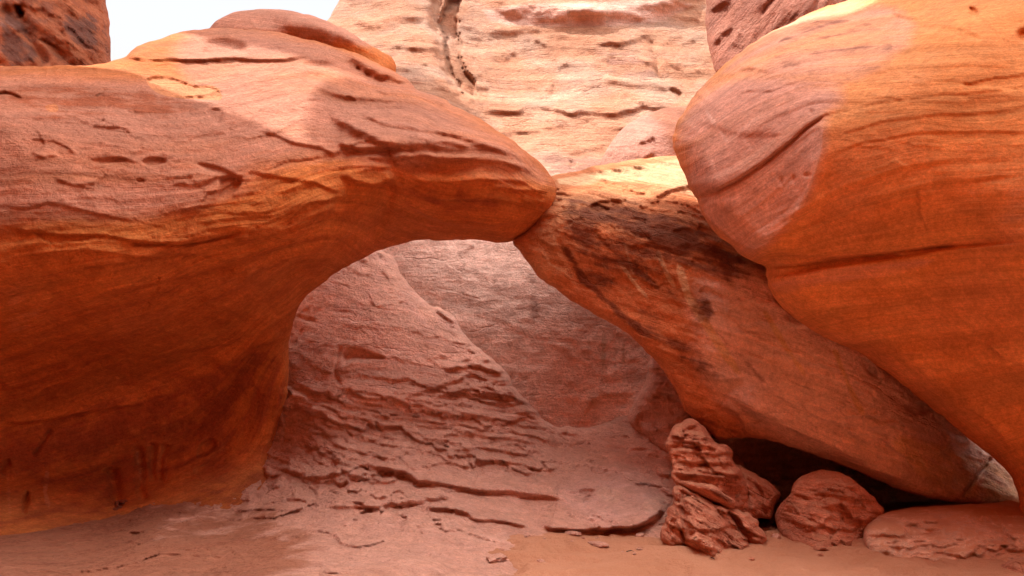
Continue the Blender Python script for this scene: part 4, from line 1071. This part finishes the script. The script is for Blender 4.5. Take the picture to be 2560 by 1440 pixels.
boulder('wedge_boulder', 'angular boulder with flaky layers lying in front of the dark cave', 'boulder',
        z4((1306, 1160), (1312, 1128), (1340, 1092), (1388, 1040), (1402, 992), (1440, 950), (1488, 925), (1530, 905), (1590, 906), (1630, 928), (1700, 958), (1762, 1000), (1800, 1038),
           (1830, 1078), (1856, 1108), (1850, 1148), (1812, 1180), (1780, 1225), (1740, 1300), (1500, 1340), (1400, 1280), (1340, 1225)),
        [(1940, 1290, 9.1), (1990, 1220, 8.9), (2060, 1180, 9.1), (2050, 1260, 8.55), (2120, 1220, 8.7), (2190, 1270, 8.9), (2100, 1320, 8.45), (2000, 1330, 8.6), (2050, 1370, 8.2), (2160, 1350, 8.6)],
        rounding=(11, .15),
        feats=[('ledge', [(2030, 1215), (2080, 1212), (2130, 1222), (2165, 1235)], .07, 6, 18), ('ledge', [(2020, 1240), (2080, 1236), (2140, 1248), (2190, 1262)], .08, 6, 18),
               ('ledge', [(2100, 1262), (2150, 1270), (2200, 1272)], .06, 5, 12), ('ledge', [(2060, 1275), (2100, 1262), (2130, 1300), (2180, 1312)], .10, 8, 26),
               ('ledge', [(2000, 1330), (2050, 1318), (2065, 1300), (2085, 1290)], .06, 5, 18), ('pit', [(2104, 1298, 4, 4)], .05),
               ('ledge', [(1970, 1295), (2000, 1310), (2040, 1320)], .04, 4, 16), ('ledge', [(2040, 1225), (2060, 1240), (2110, 1245)], .05, 5, 14)],
        amp=(.06, 1.8), fine=(.025, 8), strata=(.03, 8), terrace=(.035, 4.5, 1.0, .15), chips=(.16, 1.5, -.6), tilt=(.15, 0), seed=151, rag=2.5)
boulder('low_boulder', 'long low rounded boulder dusted with sand at the lower right, its end in sunlight', 'boulder',
        z4((1754, 1225), (1768, 1190), (1800, 1158), (1850, 1128), (1900, 1112), (1970, 1101), (2060, 1094), (2160, 1085), (2260, 1080), (2360, 1076), (2440, 1068), (2490, 1056), (2530, 1068),
           (2590, 1085), (2760, 1090), (2900, 1200), (2900, 1420), (2500, 1430), (2100, 1420), (1850, 1360), (1790, 1320), (1758, 1280)),
        [(2160, 1340, 8.2), (2250, 1270, 9.0), (2250, 1340, 8.15), (2350, 1260, 9.1), (2400, 1340, 8.0), (2520, 1250, 9.0), (2540, 1340, 7.95), (2300, 1400, 7.85), (2500, 1400, 7.75), (2700, 1300, 8.0)], mat='smooth',
        rounding=(26, .28),
        feats=[('ledge', [(2290, 1300), (2350, 1290), (2420, 1300), (2500, 1290)], .03, 5, 18), ('ledge', [(2200, 1360), (2280, 1350), (2380, 1355), (2460, 1340)], .04, 5, 18),
               ('ledge', [(2480, 1270), (2500, 1310), (2520, 1350), (2540, 1372)], .06, 8, 24)],
        amp=(.05, 1.6), fine=(.022, 8), strata=(.02, 7), terrace=(.08, 3.5, 1.6, .0), chips=(.05, 2.0, -.3), tilt=(-.12, 0), seed=161, rag=1.5, cuts=2)
boulder('corner_rock', 'small dark rock poking into the bottom right corner', 'rock',
        [(2486, 1420), (2500, 1408), (2530, 1400), (2570, 1392), (2640, 1400), (2640, 1520), (2500, 1520), (2484, 1450)],
        [(2490, 1430, 7.3), (2560, 1430, 7.1), (2560, 1500, 7.0), (2640, 1440, 7.2)], rounding=(14, .14), back=.4, amp=(.05, 3), fine=(.02, 10), terrace=(.05, 7, 1, .3), seed=171, rag=2)

# ------------------------------------------------------------------ canyon walls beside and behind the viewer, with added sun blockers
def wall(name, label, path, height, thick, seed, mat):
    """a long upright rock fin following path; height(t) in metres"""
    path = np.array(path, float)
    seg = np.hypot(*(path[1:] - path[:-1]).T)
    cum = np.concatenate([[0], np.cumsum(seg)])
    nu, nv = int(cum[-1] / .3), 60
    u = np.linspace(0, cum[-1], nu)
    cx, cy = np.interp(u, cum, path[:, 0]), np.interp(u, cum, path[:, 1])
    tx, ty = np.gradient(cx), np.gradient(cy)
    l = np.hypot(tx, ty)
    nx, ny = -ty / l, tx / l
    hs = np.interp(u / cum[-1], [h[0] for h in height], [h[1] for h in height])
    hs = hs + .5 * noise(u * .5, 0, 0, seed)
    ang = np.linspace(-.04, math.pi + .04, nv)
    prof_x = np.cos(ang)
    prof_z = np.sin(ang)
    prof_x = np.sign(prof_x) * np.abs(prof_x) ** .35
    prof_z = np.sign(prof_z) * np.abs(prof_z) ** .8
    endf = np.sqrt(np.clip(np.minimum(u, cum[-1] - u) / 1.5, 0.02, 1))
    X = cx[:, None] + nx[:, None] * prof_x[None] * thick * endf[:, None]
    Y = cy[:, None] + ny[:, None] * prof_x[None] * thick * endf[:, None]
    Z = hs[:, None] * prof_z[None] * (.3 + .7 * endf[:, None])
    r = .5 * fbm(X * .35, Y * .35, Z * .35, 4, seed + 1) + .12 * fbm(X * .3, Y * .3, Z * 2.2, 3, seed + 2)
    X = X + nx[:, None] * np.sign(prof_x)[None] * r
    Y = Y + ny[:, None] * np.sign(prof_x)[None] * r
    V = np.stack([X.ravel(), Y.ravel(), Z.ravel()], -1)
    i = np.arange(nu * nv).reshape(nu, nv)
    F = np.stack([i[:-1, :-1].ravel(), i[1:, :-1].ravel(), i[1:, 1:].ravel(), i[:-1, 1:].ravel()], -1)
    me = bpy.data.meshes.new(name)
    me.from_pydata(V.tolist(), [], F.tolist() + [list(i[0, :]), list(i[-1, ::-1])])
    me.polygons.foreach_set('use_smooth', np.ones(len(me.polygons), bool))
    a = me.attributes.new('bedding', 'FLOAT_VECTOR', 'POINT')
    a.data.foreach_set('vector', np.stack([V[:, 0], V[:, 2], V[:, 1]], -1).ravel().astype(np.float32))
    a = me.attributes.new('stain_light', 'FLOAT_COLOR', 'POINT')
    a.data.foreach_set('color', np.tile([0, 0, 0, 1.], len(V)).astype(np.float32))
    me.materials.append(mat)
    o = bpy.data.objects.new(name, me)
    COL.objects.link(o)
    return tag(o, label, 'rock wall')
wall('canyon_wall', 'tall red canyon wall along the left, raised to shade the sandy passage, outside the photo', [(-11, -14), (-11.5, -5), (-11.0, 2), (-11.0, 11.3)],
     [(0, 30), (.6, 38), (1, 40)], 1.6, 301, M['arch'])  # unseen wall, height and end set to shade sand and overhang
wall('canyon_wall', 'orange canyon wall closing the passage behind the viewer, outside the photo', [(-9.5, -5.5), (0, -6.2), (8, -5.5), (12, -2)],
     [(0, 21), (1, 21)], 1.5, 331, M['arch'])
def sun_blocker(name, label, c, r, seed):
    import bmesh
    bm = bmesh.new()
    bmesh.ops.create_icosphere(bm, subdivisions=5, radius=1)
    P = np.array([v.co[:] for v in bm.verts])
    k = 1 + .22 * fbm(P[:, 0] * 1.4, P[:, 1] * 1.4, P[:, 2] * 1.4, 4, seed)
    P = np.sign(P) * np.abs(P) ** .8 * k[:, None] * np.array(r)
    for v, p in zip(bm.verts, P): v.co = p
    for f in bm.faces: f.smooth = True
    me = bpy.data.meshes.new(name)
    bm.to_mesh(me); bm.free()
    V = P + np.array(c)
    a = me.attributes.new('bedding', 'FLOAT_VECTOR', 'POINT')
    a.data.foreach_set('vector', np.stack([V[:, 0], V[:, 2], V[:, 1]], -1).ravel().astype(np.float32))
    me.materials.append(M['arch'])
    o = bpy.data.objects.new(name, me)
    o.location = c
    COL.objects.link(o)
    return tag(o, label, 'boulder')
sun_blocker('sun_blocker', 'added boulder blocking the sun between the canyon wall and the rock tower, outside the photo', (-11.2, 12.0, 35.5), (2.4, 2.0, 9.5), 401)  # unseen boulder added to keep sun off the sand and overhang
sun_blocker('sun_blocker', 'second added boulder blocking the sun at the front of the rock tower, outside the photo', (-11.4, 16.0, 26.0), (2.6, 2.6, 4.9), 411)  # unseen, added to keep sun off the cliff base and mound

# ------------------------------------------------------------------ small things on the sand
def small_stone(name, label, px, py, r, seed, mat, lift=.35):
    import bmesh
    cz = -(py - 720) / FPX
    t = CAM_Z / -(SP + CP * cz)
    x, y = (px - 1280) / FPX * t, (CP - SP * cz) * t
    bm = bmesh.new()
    bmesh.ops.create_icosphere(bm, subdivisions=4, radius=1)
    P = np.array([v.co[:] for v in bm.verts])
    k = 1 + .25 * fbm(P[:, 0] * 1.3, P[:, 1] * 1.3, P[:, 2] * 1.3, 3, seed) + .22 * facets(P[:, 0] * 1.5, P[:, 1] * 1.5, P[:, 2] * 1.5, seed)
    P = P * k[:, None] * np.array(r)
    for v, p in zip(bm.verts, P): v.co = p
    for f in bm.faces: f.smooth = True
    me = bpy.data.meshes.new(name)
    bm.to_mesh(me); bm.free()
    a = me.attributes.new('bedding', 'FLOAT_VECTOR', 'POINT')
    a.data.foreach_set('vector', (P[:, [0, 2, 1]] + seed).ravel().astype(np.float32))
    me.materials.append(M[mat])
    o = bpy.data.objects.new(name, me)
    gz = ground_z(x, y)
    o.location = (x, y, gz + r[2] * lift)
    o.rotation_euler = (0, 0, seed * 1.3)
    COL.objects.link(o)
    return tag(o, label, 'stone')
def ground_z(x, y):
    o = bpy.data.objects['sand']
    bpy.context.view_layer.update()
    hit, loc, _, _ = o.ray_cast((x, y, 5), (0, 0, -1))
    return loc.z if hit else 0
for i, (px, py, r, lab) in enumerate([
    (1338, 1352, (.13, .07, .028), 'flat stone lying on the sand just below the left end of the slickrock lip'),
    (1432, 1348, (.10, .06, .03), 'small flat stone on the sand under the middle of the slickrock lip'),
    (1497, 1372, (.15, .08, .03), 'larger flat stone half buried in sand in front of the slickrock lip'),
    (1600, 1352, (.06, .05, .035), 'small stone on the sand left of the lumpy broken boulder'),
    (1940, 1352, (.07, .05, .04), 'small stone on the sand between the lumpy broken boulder and the angular boulder'),
    (1240, 1402, (.17, .10, .03), 'flat slab of stone at the left edge of the open sand'),
    (2052, 1392, (.035, .03, .022), 'tiny pebble on the sand below the angular boulder'),
    (1880, 1404, (.03, .025, .02), 'tiny pebble on the sand right of the lumpy broken boulder foot')]):
    small_stone('stone', lab, px, py, r, 500 + i * 7, 'slope' if i < 6 else 'block')
def twig(label, px, py, length, ang, seed):
    rng = np.random.RandomState(seed)
    cz = -(py - 720) / FPX
    t = CAM_Z / -(SP + CP * cz)
    x, y = (px - 1280) / FPX * t, (CP - SP * cz) * t
    n, k = 9, 6
    V, F = [], []
    for i in range(n):
        u = i / (n - 1)
        c = np.array([length * (u - .5), .02 * math.sin(u * 5 + seed), .012 + .012 * math.sin(u * 4)])
        rr = .006 * (1 - .6 * u)
        for j in range(k):
            a = j / k * 2 * math.pi
            V.append(c + np.array([0, math.cos(a) * rr, math.sin(a) * rr]))
    for i in range(n - 1):
        for j in range(k):
            F.append((i * k + j, i * k + (j + 1) % k, (i + 1) * k + (j + 1) % k, (i + 1) * k + j))
    F += [tuple(range(k))[::-1], tuple((n - 1) * k + j for j in range(k))]
    me = bpy.data.meshes.new('twig')
    me.from_pydata([tuple(v) for v in V], [], F)
    mt = bpy.data.materials.new('dry_twig'); mt.use_nodes = True
    b_ = mt.node_tree.nodes['Principled BSDF']; b_.inputs['Roughness'].default_value = .9
    nt_ = mt.node_tree.nodes.new('ShaderNodeTexNoise'); nt_.inputs['Scale'].default_value = 60
    cr = mt.node_tree.nodes.new('ShaderNodeValToRGB')
    cr.color_ramp.elements[0].color = (.05, .03, .02, 1); cr.color_ramp.elements[1].color = (.12, .07, .045, 1)
    mt.node_tree.links.new(nt_.outputs[0], cr.inputs[0]); mt.node_tree.links.new(cr.outputs[0], b_.inputs['Base Color'])
    me.materials.append(mt)
    o = bpy.data.objects.new('twig', me)
    o.location = (x, y, ground_z(x, y) + .004)
    o.rotation_euler = (0, 0, ang)
    COL.objects.link(o)
    tag(o, label, 'twig')
twig('short dark twig lying on the sand left of the lumpy broken boulder', 1577, 1394, .10, .4, 3)
twig('tiny dark twig on the sand at the foot of the lumpy broken boulder', 1782, 1402, .05, 1.2, 5)

rng_ = np.random.RandomState(77)
for i in range(16):
    px, py = rng_.uniform(1130, 1640), rng_.uniform(1350, 1408)
    r = rng_.uniform(.018, .05)
    o = small_stone('rock_chip', 'small flat rock chip scattered on the sand below the slickrock slope', px, py, (r, r * rng_.uniform(.5, .9), r * .4), 700 + i * 3, 'slope')
    o['category'] = 'rock chip'
    o['group'] = 'small rock chips scattered on the sand'
